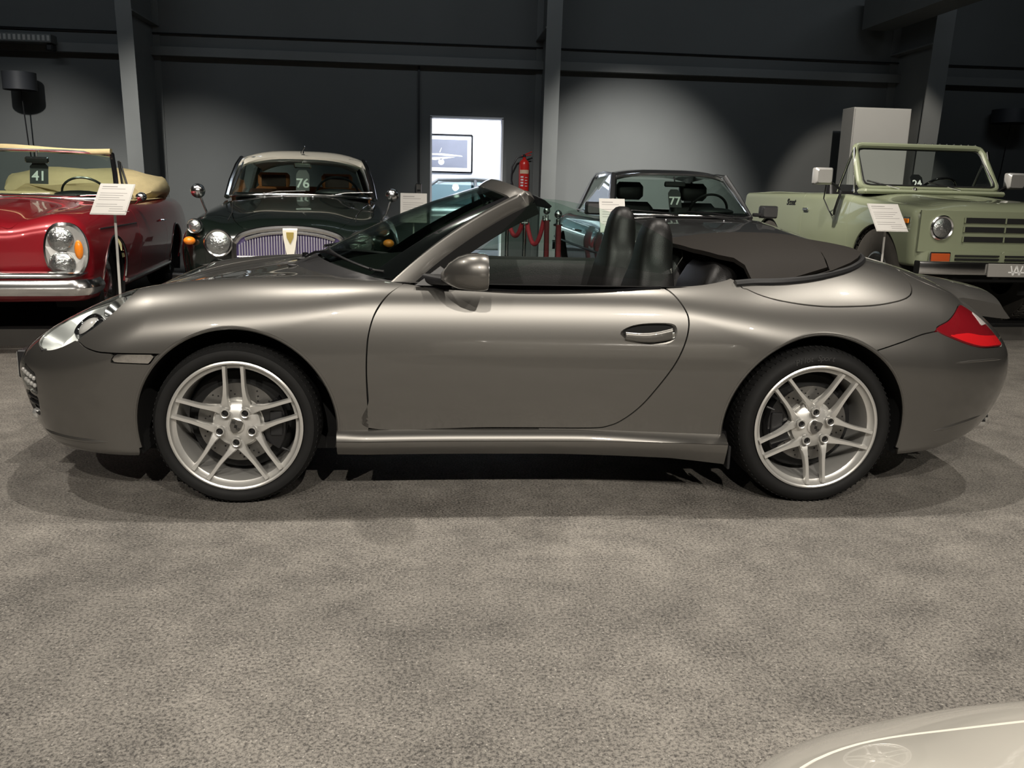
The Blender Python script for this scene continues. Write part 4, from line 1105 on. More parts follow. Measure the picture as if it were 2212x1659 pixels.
def tail_details(car, B, soft):
    # folded soft top: two fabric-covered pieces inside a black seal
    def piece(name, x0f, x1f, lift, n=26, m=22):
        XY = []
        for i in range(n+1):
            for j in range(m+1):
                yw = .70*(-1+2*j/m); xa, xb = x0f(abs(yw)), x1f(abs(yw)); XY.append((xa+(xb-xa)*i/n, yw))
        XY = np.array(XY); Z = B.surf_z(XY[:, 0], np.abs(XY[:, 1]))+np.array([lift(x, y) for x, y in XY])
        return np.column_stack([XY, Z]).reshape(n+1, m+1, 3).tolist()
    sp = smooth_poly([(2.10, .715), (2.25, .70), (2.42, .66), (2.57, .59), (2.68, .47), (2.75, .30), (2.78, 0)], 6, closed=False)
    xr = lambda a: float(np.interp(a, sp[::-1, 1], sp[::-1, 0]))-.022
    seam = lambda a: min(2.50-.05*(a/.6)**2, xr(a)-.01)
    fr = lambda a: float(np.interp(a, [0, .3, .5, .58, .64, .70], [1.94, 1.95, 2.0, 2.06, 2.08, 2.09]))
    edge = lambda x, y: .006-.03*max(0, (abs(y)-.60)/.1)**2
    G = piece('soft', fr, lambda a: max(fr(a)+.005, seam(a)-.006), lambda x, y: .012+edge(x, y))
    MB().grid(G[::-1], thick=.02).build('folded_roof_front', 'soft_top', car)
    G = piece('soft', lambda a: seam(a)+.006, xr, lambda x, y: .000+edge(x, y), n=14)
    MB().grid(G[::-1], thick=.02).build('folded_roof_rear', 'soft_top', car)
    full = smooth_poly([(2.02, .735), (2.10, .722), (2.25, .707), (2.42, .667), (2.57, .597), (2.68, .477), (2.752, .30), (2.782, 0)], 6, closed=False)
    pth = [(p[0], p[1]) for p in full]+[(p[0], -p[1]) for p in full[::-1][1:]]
    MB().tube(np.column_stack([np.array(pth)[:, 0]-.006, np.array(pth)[:, 1]*.99, B.surf_z(np.array(pth)[:, 0]-.006, np.abs(np.array(pth)[:, 1])*.99)+.002]), .016, 8).build('roof_seal', 'black_plastic', car)
    ft = [(2.10+.0*y, y, float(B.surf_z([2.10], [abs(y)])[0])) for y in (0,)]
    MB().ellipsoid((2.33, -.22, float(B.surf_z([2.33], [.22])[0])+.022), (.022, .014, .006), 14, 8).build('roof_fitting', 'steel', car)
    # extended rear spoiler
    G = []
    pr = [(3.085, .828), (3.15, .836), (3.22, .826), (3.30, .812), (3.335, .803), (3.352, .780), (3.385, .745), (3.37, .742), (3.30, .748), (3.20, .760), (3.10, .795)]
    rings = []
    for y in np.linspace(-.53, .53, 25):
        k = 1-(abs(y)/.53)**2.5; dx = .085*k-.01*(abs(y)/.53); dz = .055*k
        rings.append([(x+dx, y, z+dz) for x, z in pr])
    sp_ = MB().loft(rings).build('rear_spoiler', 'paint_grey', car)
    for s in (-1, 1):
        MB().box((3.22, s*.30, .80), (.05, .03, .10)).build('spoiler_strut', 'black_plastic', sp_)
    # exhaust tips
    for s in (-1, 1):
        for dy in (.52, .60):
            e = MB().lathe([(.036, -.12), (.038, 0), (.034, .004), (.031, 0), (.030, -.10)], axis='X', n=24, c=(3.335-.08*(dy-.5)/.1, s*dy, .285)); e.build('exhaust_tip', 'chrome', car)
    # pressed creases low on the bumpers
    for s in (-1, 1):
        for nm, P3, r in (('bumper_crease', [(2.86, .300), (2.93, .312), (3.02, .328), (3.10, .340), (3.17, .350)], .011), ('bumper_crease', [(-.80, .268), (-.74, .262), (-.66, .258), (-.56, .256), (-.45, .256)], .012), ('bumper_crease', [(2.90, .600), (3.02, .603), (3.14, .600), (3.24, .592)], .006)):
            P3 = smooth_poly(P3, 5, closed=False); yv = B.surf_y(P3[:, 0], P3[:, 1])-r*.55; n3 = len(P3)
            MB().tube(np.column_stack([P3[:, 0], s*yv, P3[:, 1]]), r, 10, rs=[r*min(1, .25+3*min(k, n3-1-k)/n3) for k in range(n3)]).build(nm, 'paint_grey', car)
    # mud flap behind the sill
    for s in (-1, 1):
        MB().box((1.985, s*.86, .205), (.012, .09, .10), bev=.004).build('mud_flap', 'black_plastic', car)
CAR = grey_convertible()
# ------------------------------------------------------------------ steelwork, doorway and fittings on the back wall
def pix(u, v, y=None, z=None):
    """point seen at photo pixel (u,v) on the plane y=.. or z=.. (the wall, floor or thing it touches)"""
    f, pos, pi, ro, ya = CAM['f'], CAM['pos'], CAM['pitch'], CAM['roll'], CAM['yaw']
    X = (u-1106)/f; V = (v-829.5)/f; x = X*math.cos(ro)+V*math.sin(ro); w_ = -X*math.sin(ro)+V*math.cos(ro)
    yy = math.cos(pi)-w_*math.sin(pi); zz = -math.sin(pi)-w_*math.cos(pi)
    r = Vector((x*math.cos(ya)+yy*math.sin(ya), -x*math.sin(ya)+yy*math.cos(ya), zz)); p = Vector(pos)
    t = (y-p.y)/r.y if y is not None else (z-p.z)/r.z
    return p+r*t
# columns: tapered portal-frame legs, deeper towards the roof
for (u0, u1, v) in ((274, 306, 320), (1170, 1202, 360), (1985, 2024, 300)):
    dep0, dep1 = 1.10, 1.42
    a = pix(u0, v, y=WY-1.20); b = pix(u1, v, y=WY-1.20); xc = (a.x+b.x)/2; w_ = max(.22, b.x-a.x)
    m = MB()
    for (xa, xb, f0, f1) in ((xc-w_/2, xc+w_/2, 0.0, .022), (xc-.010, xc+.010, .02, 9)):
        m.loft([[(xa, WY-d+f0, z), (xb, WY-d+f0, z), (xb, min(WY, WY-d+f1), z), (xa, min(WY, WY-d+f1), z)] for z, d in ((PZ, dep0), (6.0, dep1))])
    m.box((xc, WY-.012, 3), (w_, .024, 6))
    co_ = tag(m.build('steel_column', 'steel_grey', smooth=False), None, None, None, 'structure')
    MB().box((xc, WY-.645, 3.58), (w_+.02, 1.26, .02)).build('column_stiffener', 'steel_grey', co_, smooth=False)
# horizontal wall rails between the columns and the thin cable runs above them
def rail(name, z0, h, d, m_, x0=-13.4, x1=16.4):
    o = MB().box(((x0+x1)/2, WY-d/2, z0), (x1-x0, d, h)).build(name, m_, smooth=False); o['kind'] = 'structure'; return o
rail('wall_rail', 3.205, .13, .16, 'steel_grey')
rail('wall_rail', 4.95, .13, .16, 'steel_grey')
def cable(name, pts, r, m_='black_plastic'):
    o = MB().tube(pts, r, 6).build(name, m_); o['kind'] = 'structure'; return o
cable('trim_1', [(-13, WY-.03, 3.50), (-5, WY-.05, 3.47), (2.2, WY-.03, 3.48), (9, WY-.05, 3.46), (16, WY-.03, 3.48)], .012)
base = MB().box(((-13.4+DX0)/2, WY-.01, PZ+.04), (DX0+13.4, .02, .08)).build('baseboard_back', 'steel_grey', smooth=False); base['kind'] = 'structure'
# cable duct with a socket box
p = pix(905, 140, y=WY-.02); q = pix(905, 398, y=WY-.02)
du = tag(empty('cable_duct', (p.x, WY, q.z)), 'dark cable duct running down the back wall to a grey socket box', 'cable duct')
MB().box((0, -.02, (p.z-q.z)/2), (.035, .03, p.z-q.z)).build('duct_channel', 'black_plastic', du, smooth=False)
MB().box((0, -.045, -.09), (.10, .08, .20), bev=.01).build('socket_box', 'steel', du)
MB().box((.0, -.088, -.10), (.05, .006, .03)).build('socket_cover', 'black_plastic', du, smooth=False)
# doorway: lining and side posts
dl = MB()
for x in (DX0, DX1): dl.box((x, WY+.09, DZ/2), (.03, .24, DZ))
dl.box(((DX0+DX1)/2, WY+.09, DZ), (DX1-DX0+.03, .24, .03)); o = dl.build('door_1', 'white_wall', smooth=False); o['kind'] = 'structure'
# the bright white room behind
RB = 13.6
for nm, c, d in (('wall_room_back', (2.0, RB, 1.6), (7, .1, 3.3)), ('wall_room_left', (-1.4, (WY+.2+RB)/2, 1.6), (.1, RB-WY-.2, 3.3)), ('wall_room_right', (5.4, (WY+.2+RB)/2, 1.6), (.1, RB-WY-.2, 3.3)), ('ceiling_room', (2, (WY+RB)/2+.1, 3.2), (7, RB-WY-.2, .1))):
    struct(MB().box(c, d).build(nm, 'white_wall', smooth=False))
area('white_room_lamp', (1.6, 12.2, 3.1), (1.6, 12.2, 0), 200, 2.2, 1.2, (0.90, 0.94, 1.0))
# framed car picture on its wall
a = pix(931, 290, y=RB-.07); b = pix(1019, 373, y=RB-.07); cxp = b.x-.62; czp = (a.z+b.z)/2; hh = (a.z-b.z)
pic = tag(empty('framed_picture', (cxp, RB-.05, czp-hh/2)), 'black-framed grey picture of a sports car on the white wall behind the doorway', 'picture')
wd = 1.24
for (c, d) in (((0, 0, hh), (wd, .03, .03)), ((0, 0, 0), (wd, .03, .03)), ((-wd/2, 0, hh/2), (.03, .03, hh)), ((wd/2, 0, hh/2), (.03, .03, hh))): MB().box((c[0], -.015, c[2]), d).build('frame_bar', 'black_gloss', pic, smooth=False)
MB().box((0, -.006, hh/2), (wd-.03, .008, hh-.03)).build('picture_mat', 'white_wall', pic, smooth=False)
mat('picture_grey', (0.16, 0.17, 0.21), 0.6, noise=0.15, nscale=3); mat('picture_light', (0.55, 0.57, 0.63), 0.6)
MB().box((0, -.012, hh/2), (wd-.18, .006, hh-.18)).build('picture_print', 'picture_grey', pic, smooth=False)
pr = MB(); fx = lambda u, v, w: (u, w, v)
pr.prism([(-.42, .36), (-.30, .34), (.02, .355), (.42, .32), (.44, .30), (.20, .30), (-.05, .315), (-.40, .33)], -.016, -.018, fx)
pr.prism([(-.02, .37), (.02, .46), (.03, .46), (0.0, .37)], -.016, -.018, fx)
pr.prism([(-.2, .27), (.12, .29), (.30, .285), (.10, .25), (-.1, .22), (-.22, .23)], -.016, -.018, fx)
pr.prism([(.02+.06*math.cos(t), .19+.06*math.sin(t)) for t in np.linspace(0, 2*math.pi, 16)[:-1]], -.016, -.018, fx)
pr.build('printed_car', 'picture_light', pic, smooth=False)
# white free-standing cabinet by the right-hand column
a = pix(1846, 231, y=9.55); b = pix(1970, 234, y=9.55); w_ = b.x-a.x
cab = tag(empty('tall_cabinet', ((a.x+b.x)/2, 9.75, PZ)), 'tall plain white cabinet standing against the back wall behind the olive off-roader', 'cabinet')
h_ = a.z-PZ
MB().box((0, 0, h_/2), (w_, .40, h_), bev=.006).build('cabinet_body', 'panel_white', cab)
MB().box((-.0, -.208, h_/2), (w_-.03, .016, h_-.04), bev=.004).build('cabinet_door', 'panel_white', cab)
MB().box((w_*.32, -.226, h_*.47), (.02, .02, .14), bev=.004).build('cabinet_handle', 'steel', cab)
# drum-shaped wall lamps on cords
def wall_lamp(u0, u1, v0, v1, vc, label, yd=.34):
    a = pix(u0, v0, y=WY-yd); b = pix(u1, v1, y=WY-yd); r = (b.x-a.x)/2; c = ((a.x+b.x)/2, WY-.0, b.z); hgt = a.z-b.z
    L = tag(empty('wall_lamp', c), label, 'lamp')
    MB().lathe([(r, 0), (r, hgt), (r-.012, hgt), (r-.012, 0.01), (r, 0)], c=(0, -yd, 0), n=36).build('lamp_shade', 'lamp_black', L)
    MB().lathe([(0, .02), (r-.01, .02)], c=(0, -yd, 0), n=36).build('shade_base', 'lamp_black', L)
    MB().box((0, -(yd-r)/2, hgt*.5), (.10, yd-r+.06, .10), bev=.01).build('wall_bracket', 'lamp_black', L)
    q = pix((u0+u1)/2+6, vc, y=WY-.03)
    MB().tube([(0, -yd+.02, .02), (0, -yd+.06, -.30), (0, -yd+.12, -.8), (0, -.03, max(q.z, .2)-c[2]-.5)], .010, 6).build('power_cord', 'black_plastic', L)
mat('lamp_black', (0.035, 0.037, 0.042), 0.5, noise=0.05)
wall_lamp(5, 79, 155, 196, 340, 'dark drum-shaped wall lamp above the red cabriolet')
wall_lamp(2150, 2224, 236, 268, 420, 'dark drum-shaped wall lamp on the wall behind the olive off-roader')
# perforated heater box high on the wall
a = pix(-60, 66, y=WY-.40); b = pix(110, 92, y=WY-.40)
ht = tag(empty('ventilation_box', ((a.x+b.x)/2, WY, b.z)), 'grey slotted ventilation box high on the wall above the drum lamp', 'ventilation box')
w_ = b.x-a.x; h_ = a.z-b.z
MB().box((0, -.28, h_/2), (w_, .24, h_), bev=.01).build('vent_casing', 'steel_grey', ht)
for k in range(16):
    MB().box((-w_/2+w_*(k+.5)/16, -.402, h_*.5), (w_/16*.55, .008, h_*.6)).build('vent_slot', 'panel_white', ht, smooth=False)
MB().box((0, -.09, h_/2), (w_*.8, .18, .05)).build('vent_bracket', 'steel_grey', ht, smooth=False)
MB().box((w_/2-.05, -.28, -.06), (.10, .16, .10), bev=.02).build('vent_motor', 'black_plastic', ht)
# box girder corner in the upper right
a = pix(2005, 25, y=8.6)
struct(MB().box((a.x+.1, -.9, a.z+.25), (.5, 22.4, .45)).build('roof_girder', 'steel_grey', smooth=False))
# ------------------------------------------------------------------ the classic cars on the platform
mat('paint_red', (0.30, 0.010, 0.018), 0.30, 0.25, 1.0, 0.015, 0.05, 900)
mat('paint_dark_green', (0.006, 0.010, 0.008), 0.22, 0.2, 1.0, 0.012, 0.05, 900)
mat('paint_anthracite', (0.13, 0.13, 0.132), 0.34, 0.7, 1.0, 0.015, 0.08, 1200)
mat('paint_olive', (0.225, 0.250, 0.165), 0.34, 0.0, 0.9, 0.03, 0.03, 600)
mat('paint_cream', (0.70, 0.67, 0.58), 0.3, 0.0, 1.0, 0.02, 0.02)
mat('cream_cloth', (0.80, 0.66, 0.36), 0.75, noise=0.12, nscale=12, bump=0.5, bscale=14)
mat('tan_leather', (0.50, 0.19, 0.065), 0.45, noise=0.1)
mat('headlamp_glass', (0.50, 0.52, 0.52), 0.16, 0.9, 1.0, 0.02, 0.35, 30, bump=0.6, bscale=60)
mat('hub_red', (0.22, 0.008, 0.014), 0.25, 0.0, 1.0, 0.02)
mat('grille_blue', (0.20, 0.20, 0.34), 0.3, 0.6, noise=0.2)
mat('number_black', (0.010, 0.010, 0.011), 0.4)
mat('number_white', (0.80, 0.80, 0.78), 0.5)
glass('old_glass', (0.80, 0.86, 0.83))
glass('tinted_glass', (0.50, 0.56, 0.54))
def plain_wheel(car, x, y, R, w_, hub, ring='chrome', rimr=.19, knob=False, rub='rubber'):
    s = -1 if y < 0 else 1
    t = lathe_y([(rimr, .0), (rimr+.02, -.012), (R-.05, -.018), (R-.015, -.004), (R, .02), (R, w_-.02), (R-.015, w_), (rimr, w_)], 40)
    o = t.build('tyre', rub, car); o.location = (x, y, R); o.rotation_euler = (0, 0, 0 if s < 0 else math.pi)
    lathe_y([(rimr+.004, .006), (rimr, -.006), (rimr-.018, -.010), (rimr-.035, .004), (rimr-.05, .012)], 36).build('trim_ring', ring, o)
    lathe_y([(rimr-.045, .012), (.11, .010), (.10, -.008), (.06, -.020), (.0, -.024)], 32).build('hub_cap', hub, o)
    lathe_y([(.0, .05), (rimr+.005, .05)], 24).build('wheel_back', 'dark_gap', o)
    if knob:
        m = MB()
        for k in range(36):
            for (y0, y1, d) in ((-.004, .055, 0), (.07, .125, .5), (.14, w_-.07, 0), (w_-.06, w_, .5)):
                a = 2*math.pi*(k+d)/36; r0, r1 = R-.004, R+.016
                V = [(r*math.cos(aa), yy, r*math.sin(aa)) for r in (r0, r1) for (yy, aa) in ((y0, a), (y1, a+.03), (y1, a+.15), (y0, a+.12))]
                m.add(V, [(4, 5, 6, 7), (0, 1, 5, 4), (1, 2, 6, 5), (2, 3, 7, 6), (3, 0, 4, 7)])
        m.build('tread_blocks', rub, o, smooth=False)['kind'] = 'stuff'
    return o
mat('rubber_brown', (0.060, 0.054, 0.046), 0.8, noise=0.25, nscale=20)  # paler brown-grey rubber for the off-roader's tyres
def round_arch(cx, cz, r):
    def f(V, N):
        dx, dz = V[:, 0]-cx, V[:, 2]-cz
        s = np.sqrt(dx*dx+dz*dz)-r
        return np.where(dz < 0, np.maximum(np.abs(dx)-r, np.where(V[:, 1] > .5, -1, 1)), np.where(V[:, 1] > .45, s, 1))
    return f
def tube_part(car, name, pts, r, m_, n=8, **kw): return MB().tube(pts, r, n, **kw).build(name, m_, car)
def disc_lamp(car, c, d, r, ring=.018, nm='headlamp', glassm='headlamp_glass', bez='chrome'):
    q = Vector(d).to_track_quat('Z', 'Y').to_matrix().to_4x4(); q.translation = Vector(c)
    o = MB().lathe([(r, -.05), (r+ring, -.02), (r+ring, .006), (r+ring*.5, .016), (r-.002, .010)], n=36).xf(q).build(nm, bez, car)
    MB().lathe([(.0, .026), (r*.5, .022), (r*.85, .013), (r, .004)], n=32).xf(q).build('lamp_lens', glassm, o)
    return o
def number_card(car_empty, M, txt, label, h=.19, w_=.13):
    """numbered black tag hung from the mirror: a thing of its own"""
    W_ = car_empty.matrix_basis @ M
    o = tag(empty('number_card', W_.translation), label, 'number card', 'numbered cards in the windscreens'); o.matrix_basis = W_
    pts = [(-w_/2, -h/2), (w_/2, -h/2), (w_/2, h*.30), (w_*.28, h*.5), (-w_*.28, h*.5), (-w_/2, h*.30)]
    MB().prism(pts, -.002, .002).build('card', 'number_black', o, smooth=False)
    V, F = text_mesh(txt, h*.62, .001, .95, bold=.002); mesh('number', [(x, y-h*.16, z+.0035) for x, y, z in V], F, 'number_white', o, smooth=False)
    return o
def screen_frame(car, base, top, bar, m_, gl, rb=None, name='windscreen', frame_name='windscreen_frame', bow=.05):
    """base/top: half outlines as (x,y,z) at the centre and the corner; builds glass and a tube frame"""
    (bx, by, bz), (tx, ty, tz) = base, top
    G = []
    n = 20
    for k in range(n+1):
        u = -1+2*k/n; row = []
        for v in np.linspace(0, 1, 8):
            y = u*(by+(ty-by)*v); c = abs(u)**3*bow
            row.append((bx+(tx-bx)*v+c+.0, y, bz+(tz-bz)*v-(abs(u)**4)*.03*v))
        G.append(row)
    g = MB().grid(G, thick=.005).build(name, gl, car)
    rim = [G[k][0] for k in range(n+1)]+[G[n][j] for j in range(1, 8)]+[G[k][7] for k in range(n-1, -1, -1)]+[G[0][j] for j in range(6, 0, -1)]
    MB().tube(rim, bar, 8, closed=True).build(frame_name, m_, car)
    return G
def place(name, pos, rz, label):
    return empty(name, (pos[0], pos[1], PZ), math.radians(rz), label, 'car')
def mir(car, p, d, m_='chrome', r=(.05, .075, .055), stalk=None):
    o = MB().ellipsoid(p, r, 18, 10).build('door_mirror', m_, car)
    if stalk: MB().tube([stalk, p], .009, 6).build('mirror_stalk', m_, o)
    q = Vector((1, 0, 0)); MB().lathe([(.0, r[0]*.75), (r[1]*.8, r[0]*.70), (r[1]*.86, r[0]*.5)], c=p, axis='X', n=18).build('mirror_glass', 'steel', o)
# ---------------------------------------------------------------- red cabriolet
def red_cabriolet():
    car = place('red_cabriolet', (-2.678, 3.115), 95.85, 'deep red vintage cabriolet with stacked oval headlamps and cream hood cover')
    top = {0.0: ((-1.1, .70), (-.85, .80), (-.7, .86), (-.4, .905), (0, .93), (.5, .96), (.8, .975), (1.2, .94), (2.4, .94), (2.8, .96), (3.4, .93), (4.1, .87)),
           0.4: ((-1.1, .66), (-.85, .77), (-.7, .82), (-.4, .865), (0, .90), (.5, .935), (.8, .955), (1.2, .935), (2.4, .94), (2.8, .955), (3.4, .93), (4.1, .86)),
           0.70: ((-1.1, .74), (-.85, .83), (-.7, .875), (-.4, .895), (0, .905), (.5, .92), (.8, .93), (1.2, .93), (2.4, .945), (2.8, .955), (3.4, .95), (4.1, .90)),
           1.0: ((-1.1, .58), (-.85, .68), (-.7, .74), (-.4, .78), (0, .80), (.5, .83), (.8, .85), (1.2, .87), (2.4, .88), (2.8, .88), (3.4, .86), (4.1, .80))}
    B = Body(-1.05, 4.15, .12, 1.06, top, ((-1.1, .84), (-.7, .87), (0, .895), (1.5, .91), (2.8, .90), (3.6, .86), (4.1, .80)),
             ((0, -.09), (.2, -.06), (.35, -.03), (.5, -.004), (.6, 0), (.7, -.012), (.8, -.035), (.9, -.075), (1.1, -.2)),
             ((0, -.70), (.25, -.74), (.4, -.80), (.6, -.82), (.75, -.82), (.85, -.78), (1.1, -.6)), ((0, -.05), (.3, -.03), (.5, 0), (.7, .02), (.8, .06), (.9, .15), (1.1, .5)),
             ((0, 3.9), (.4, 4.0), (.7, 4.0), (.9, 3.94), (1.1, 3.8)), ((0, 0), (.5, -.03), (.8, -.12), (1.0, -.4)), ((-1.1, .25), (0, .22), (2.8, .22), (4.1, .28)), ((-1.1, .09), (.5, .07), (4.1, .08)), kn=.08, kt=.1, kb=.06, amax=.95)
    B.polygonise(.026)
    af, ar = round_arch(0, .33, .36), round_arch(2.75, .33, .35)
    cock = smooth_poly([(.80, -.2), (.80, .3), (.86, .62), (1.0, .74), (1.6, .77), (2.3, .76), (2.75, .70), (2.85, .5), (2.85, -.2), (1.5, -.3)], 5)
    co = lambda V, N: np.where(V[:, 2] > .85, -poly_sdf(cock, V[:, 0], V[:, 1]), 1)
    dp = [(.86, .30), (.86, 1.1), (2.14, 1.1), (2.14, .62), (2.06, .30)]
    di = lambda V, N: np.where(V[:, 1] > .5, poly_sdf(dp, V[:, 0], V[:, 2])-.003, -1); do = lambda V, N: np.where(V[:, 1] > .5, -poly_sdf(dp, V[:, 0], V[:, 2])-.003, 1)
    hp = smooth_poly([(-.78, -.2), (-.78, .25), (-.74, .42), (0, .55), (.74, .62), (.76, .3), (.76, -.2)], 4)
    hi = lambda V, N: np.where(V[:, 2] > .72, poly_sdf(hp, V[:, 0], V[:, 1])-.003, -1); ho = lambda V, N: np.where(V[:, 2] > .72, -poly_sdf(hp, V[:, 0], V[:, 1])-.003, 1)
    B.panel('body', [af, ar, co, do, ho], 'paint_red', car, (-1, 1)); B.panel('bonnet', [hi, co], 'paint_red', car, (-1, 1))
    for s in (-1, 1):
        d = B.panel('door', [di, co], 'paint_red', car, (s,))
        yy = float(B.surf_y([2.0], [.74])[0]); MB().tube([(1.90, s*(yy+.005), .745), (1.92, s*(yy+.03), .745), (2.02, s*(yy+.03), .745), (2.04, s*(yy+.005), .745)], .010, 6).build('door_handle', 'chrome', d)
        z = .66; xs = np.linspace(-.35, .84, 14); MB().tube(np.column_stack([xs, s*(B.surf_y(xs, 0*xs+z+.10)+.002), 0*xs+z+.10]), .006, 6).build('side_moulding', 'chrome', car)
        xs = np.linspace(.42, 2.35, 20); MB().tube(np.column_stack([xs, s*(B.surf_y(xs, 0*xs+.30)+.006), 0*xs+.285]), .020, 8).build('sill_moulding', 'chrome', car)
        for cx, r in ((0, .36), (2.75, .35)):
            th = np.radians(np.linspace(0, 180, 30)); xs = cx+r*np.cos(th); zs = .33+r*np.sin(th); MB().tube(np.column_stack([xs, s*(B.surf_y(xs, zs)), zs]), .010, 6).build('arch_moulding', 'chrome', car)
            m = MB().grid([[(cx+r*1.01*math.cos(t), s*y, .33+r*1.01*math.sin(t)) for t in np.radians(np.linspace(-30, 210, 20))] for y in (.86, .50)]); m.build('wheel_arch_liner', 'dark_gap', car)
        # stacked headlamp unit
        cz = .620; cy = s*.735; cx = -.815
        rr = []
        for k_, dx in ((1.0, .05), (1.06, .0), (1.05, -.018), (.94, -.022)):
            rr.append([(cx+dx+.10*max(0, (p[0])/.12)*.5, cy+s*p[0]*k_, cz+p[1]*k_) for p in [(.135*math.copysign(abs(math.cos(t))**.8, math.cos(t)), .195*math.sin(t)) for t in np.linspace(0, 2*math.pi, 33)[:-1]]])
        hl = MB().loft(rr, cap=False).build('headlamp_unit', 'chrome', car)
        f = MB(); f.add(rr[3], [tuple(range(32))]); f.build('headlamp_plate', 'lamp_silver', hl, smooth=False)
        for dz, r in ((.083, .078), (-.092, .080)):
            disc = Vector((-1, s*.12, 0)); q = disc.to_track_quat('Z', 'Y').to_matrix().to_4x4(); q.translation = Vector((cx-.020, cy-s*.022, cz+dz))
            MB().lathe([(.0, .026), (r*.5, .022), (r*.9, .010), (r, .0), (r+.008, -.002)], n=28).xf(q).build('lamp_lens', 'headlamp_glass', hl)
        MB().ellipsoid((cx+.01, cy+s*.088, cz+.01), (.02, .030, .068), 14, 10).build('indicator', 'amber_lens', hl)
    # upright grille
    gr = MB().box((-.86, 0, .62), (.10, .60, .50), bev=.03).build('grille_shell', 'chrome', car)
    MB().box((-.905, 0, .60), (.03, .52, .42)).build('grille_mesh', 'dark_gap', gr, smooth=False)
    for k in range(9): MB().box((-.922, -.23+.0575*k, .60), (.012, .010, .42)).build('grille_bar', 'chrome', gr, smooth=False)
    MB().box((-.925, 0, .60), (.02, .03, .44)).build('grille_centre_bar', 'chrome', gr, smooth=False)
    # bumpers
    def bump(name, x, zc, h, sgn, half):
        pth = [(x+sgn*(.30), -half, zc), (x+sgn*.12, -half+.005, zc), (x+sgn*.03, -half+.06, zc), (x, -half+.20, zc), (x-sgn*.02, 0, zc), (x, half-.20, zc), (x+sgn*.03, half-.06, zc), (x+sgn*.12, half-.005, zc), (x+sgn*.30, half, zc)]
        S = smooth_poly(pth, 5, closed=False); rings = []
        for i, p in enumerate(S):
            t = S[min(i+1, len(S)-1)]-S[max(i-1, 0)]; t /= np.linalg.norm(t); nn = np.array([t[1], -t[0], 0])*(1 if sgn > 0 else -1)
            nn = -nn if nn[0]*sgn > 0 and abs(p[1]) < .5 else nn
            out = np.array([-sgn*abs(t[1]), math.copysign(abs(t[0]), p[1]), 0])
            rings.append([tuple(p+out*a+np.array((0, 0, b))) for a, b in ((-.03, -h), (.01, -h*.95), (.035, -h*.5), (.045, 0), (.035, h*.5), (.01, h*.95), (-.03, h))])
        return MB().loft(rings).build(name, 'chrome', car)
    bump('front_bumper', -.93, .365, .058, 1, .90); bump('bumper_overrider_bar', -.92, .455, .026, 1, .80); bump('rear_bumper', 4.06, .45, .06, -1, .88)
    for s in (-1, 1):
        plain_wheel(car, 0, s*.79, .33, .19, 'hub_red'); plain_wheel(car, 2.75, s*.79, .33, .19, 'hub_red')
    # windscreen
    screen_frame(car, (.86, .70, .955), (1.22, .605, 1.375), .017, 'chrome', 'old_glass', bow=.12)
    for s in (-1, 1):
        MB().tube([(1.0, s*.70, .96), (1.17, s*.655, 1.18), (1.34, s*.60, 1.365)], .022, 8).build('windscreen_pillar', 'black_gloss', car)
        g = [[(1.05+.03*q+.30*v*.8*(1-q), s*(.735-.11*v), .955+.36*v) for v in np.linspace(0, 1, 5)] for q in np.linspace(0, 1, 4)]
        MB().tube([(1.12, s*.735, .95), (1.36, s*.65, 1.30), (1.42, s*.65, 1.29), (1.40, s*.735, .95)], .010, 6).build('quarter_light_frame', 'chrome', car)
        MB().add([(1.13, s*.733, .955), (1.36, s*.65, 1.29), (1.415, s*.65, 1.285), (1.395, s*.733, .955)], [(0, 1, 2, 3)]).build('quarter_light_glass', 'old_glass', car, smooth=False)
    # cabin: cream seats and the cream hood cover
    MB().box((1.75, 0, .40), (2.0, 1.4, .06)).build('cabin_floor', 'black_plastic', car)
    for s in (-1, 1):
        MB().loft([[(x+p[0], s*.36+p[1], z) for p in rrect(0, 0, t, w_, t*.8)] for z, x, w_, t in ((.45, 1.75, .30, .10), (.70, 1.85, .31, .11), (.90, 1.93, .30, .10), (1.0, 1.97, .26, .06))]).build('front_seat', 'cream_cloth', car)
        MB().grid([[(x, s*.765, .945), (x, s*.745, .95), (x, s*.72, .90), (x, s*.72, .5)] for x in np.linspace(.95, 2.8, 8)][::s]).build('door_lining', 'cream_cloth', car)
    hood = []
    for x, zc, h, wd in ((2.30, .98, .10, .62), (2.45, 1.03, .15, .72), (2.65, 1.06, .18, .78), (2.9, 1.07, .18, .80), (3.10, 1.05, .15, .79), (3.25, 1.0, .11, .76), (3.35, .95, .05, .70)):
        hood.append([(x+.06*math.sin(3*t), wd*math.copysign(abs(math.cos(t))**.7, math.cos(t)), zc+h*math.copysign(abs(math.sin(t))**.8, math.sin(t))+.018*math.sin(7*t+x*9)) for t in np.linspace(0, 2*math.pi, 41)[:-1]])
    MB().loft(hood).build('folded_hood_cover', 'cream_cloth', car)
    hd = []
    for y in np.linspace(-.60, .42, 15): hd.append([(1.27+p[0]+.05*(abs(y)/.6)**2, y, 1.388+p[1]+.012*math.sin(y*5)) for p in rrect(0, 0, .05, .025, .02)])
    MB().loft(hd).build('hood_header_cloth', 'cream_cloth', car)
    MB().grid([[(.92, y, .955), (1.05, y, .985), (1.14, y, .965), (1.16, y, .86), (1.12, y, .70)] for y in np.linspace(-.68, .68, 9)][::-1]).build('dashboard', 'black_plastic', car)
    MB().ellipsoid((1.08, -.36, .985), (.11, .22, .045), 18, 8).build('instrument_cowl', 'black_plastic', car)
    c = Vector((1.30, -.36, .98)); n = Vector((.80, 0, .6)).normalized(); u = Vector((0, 1, 0)); v = n.cross(u)
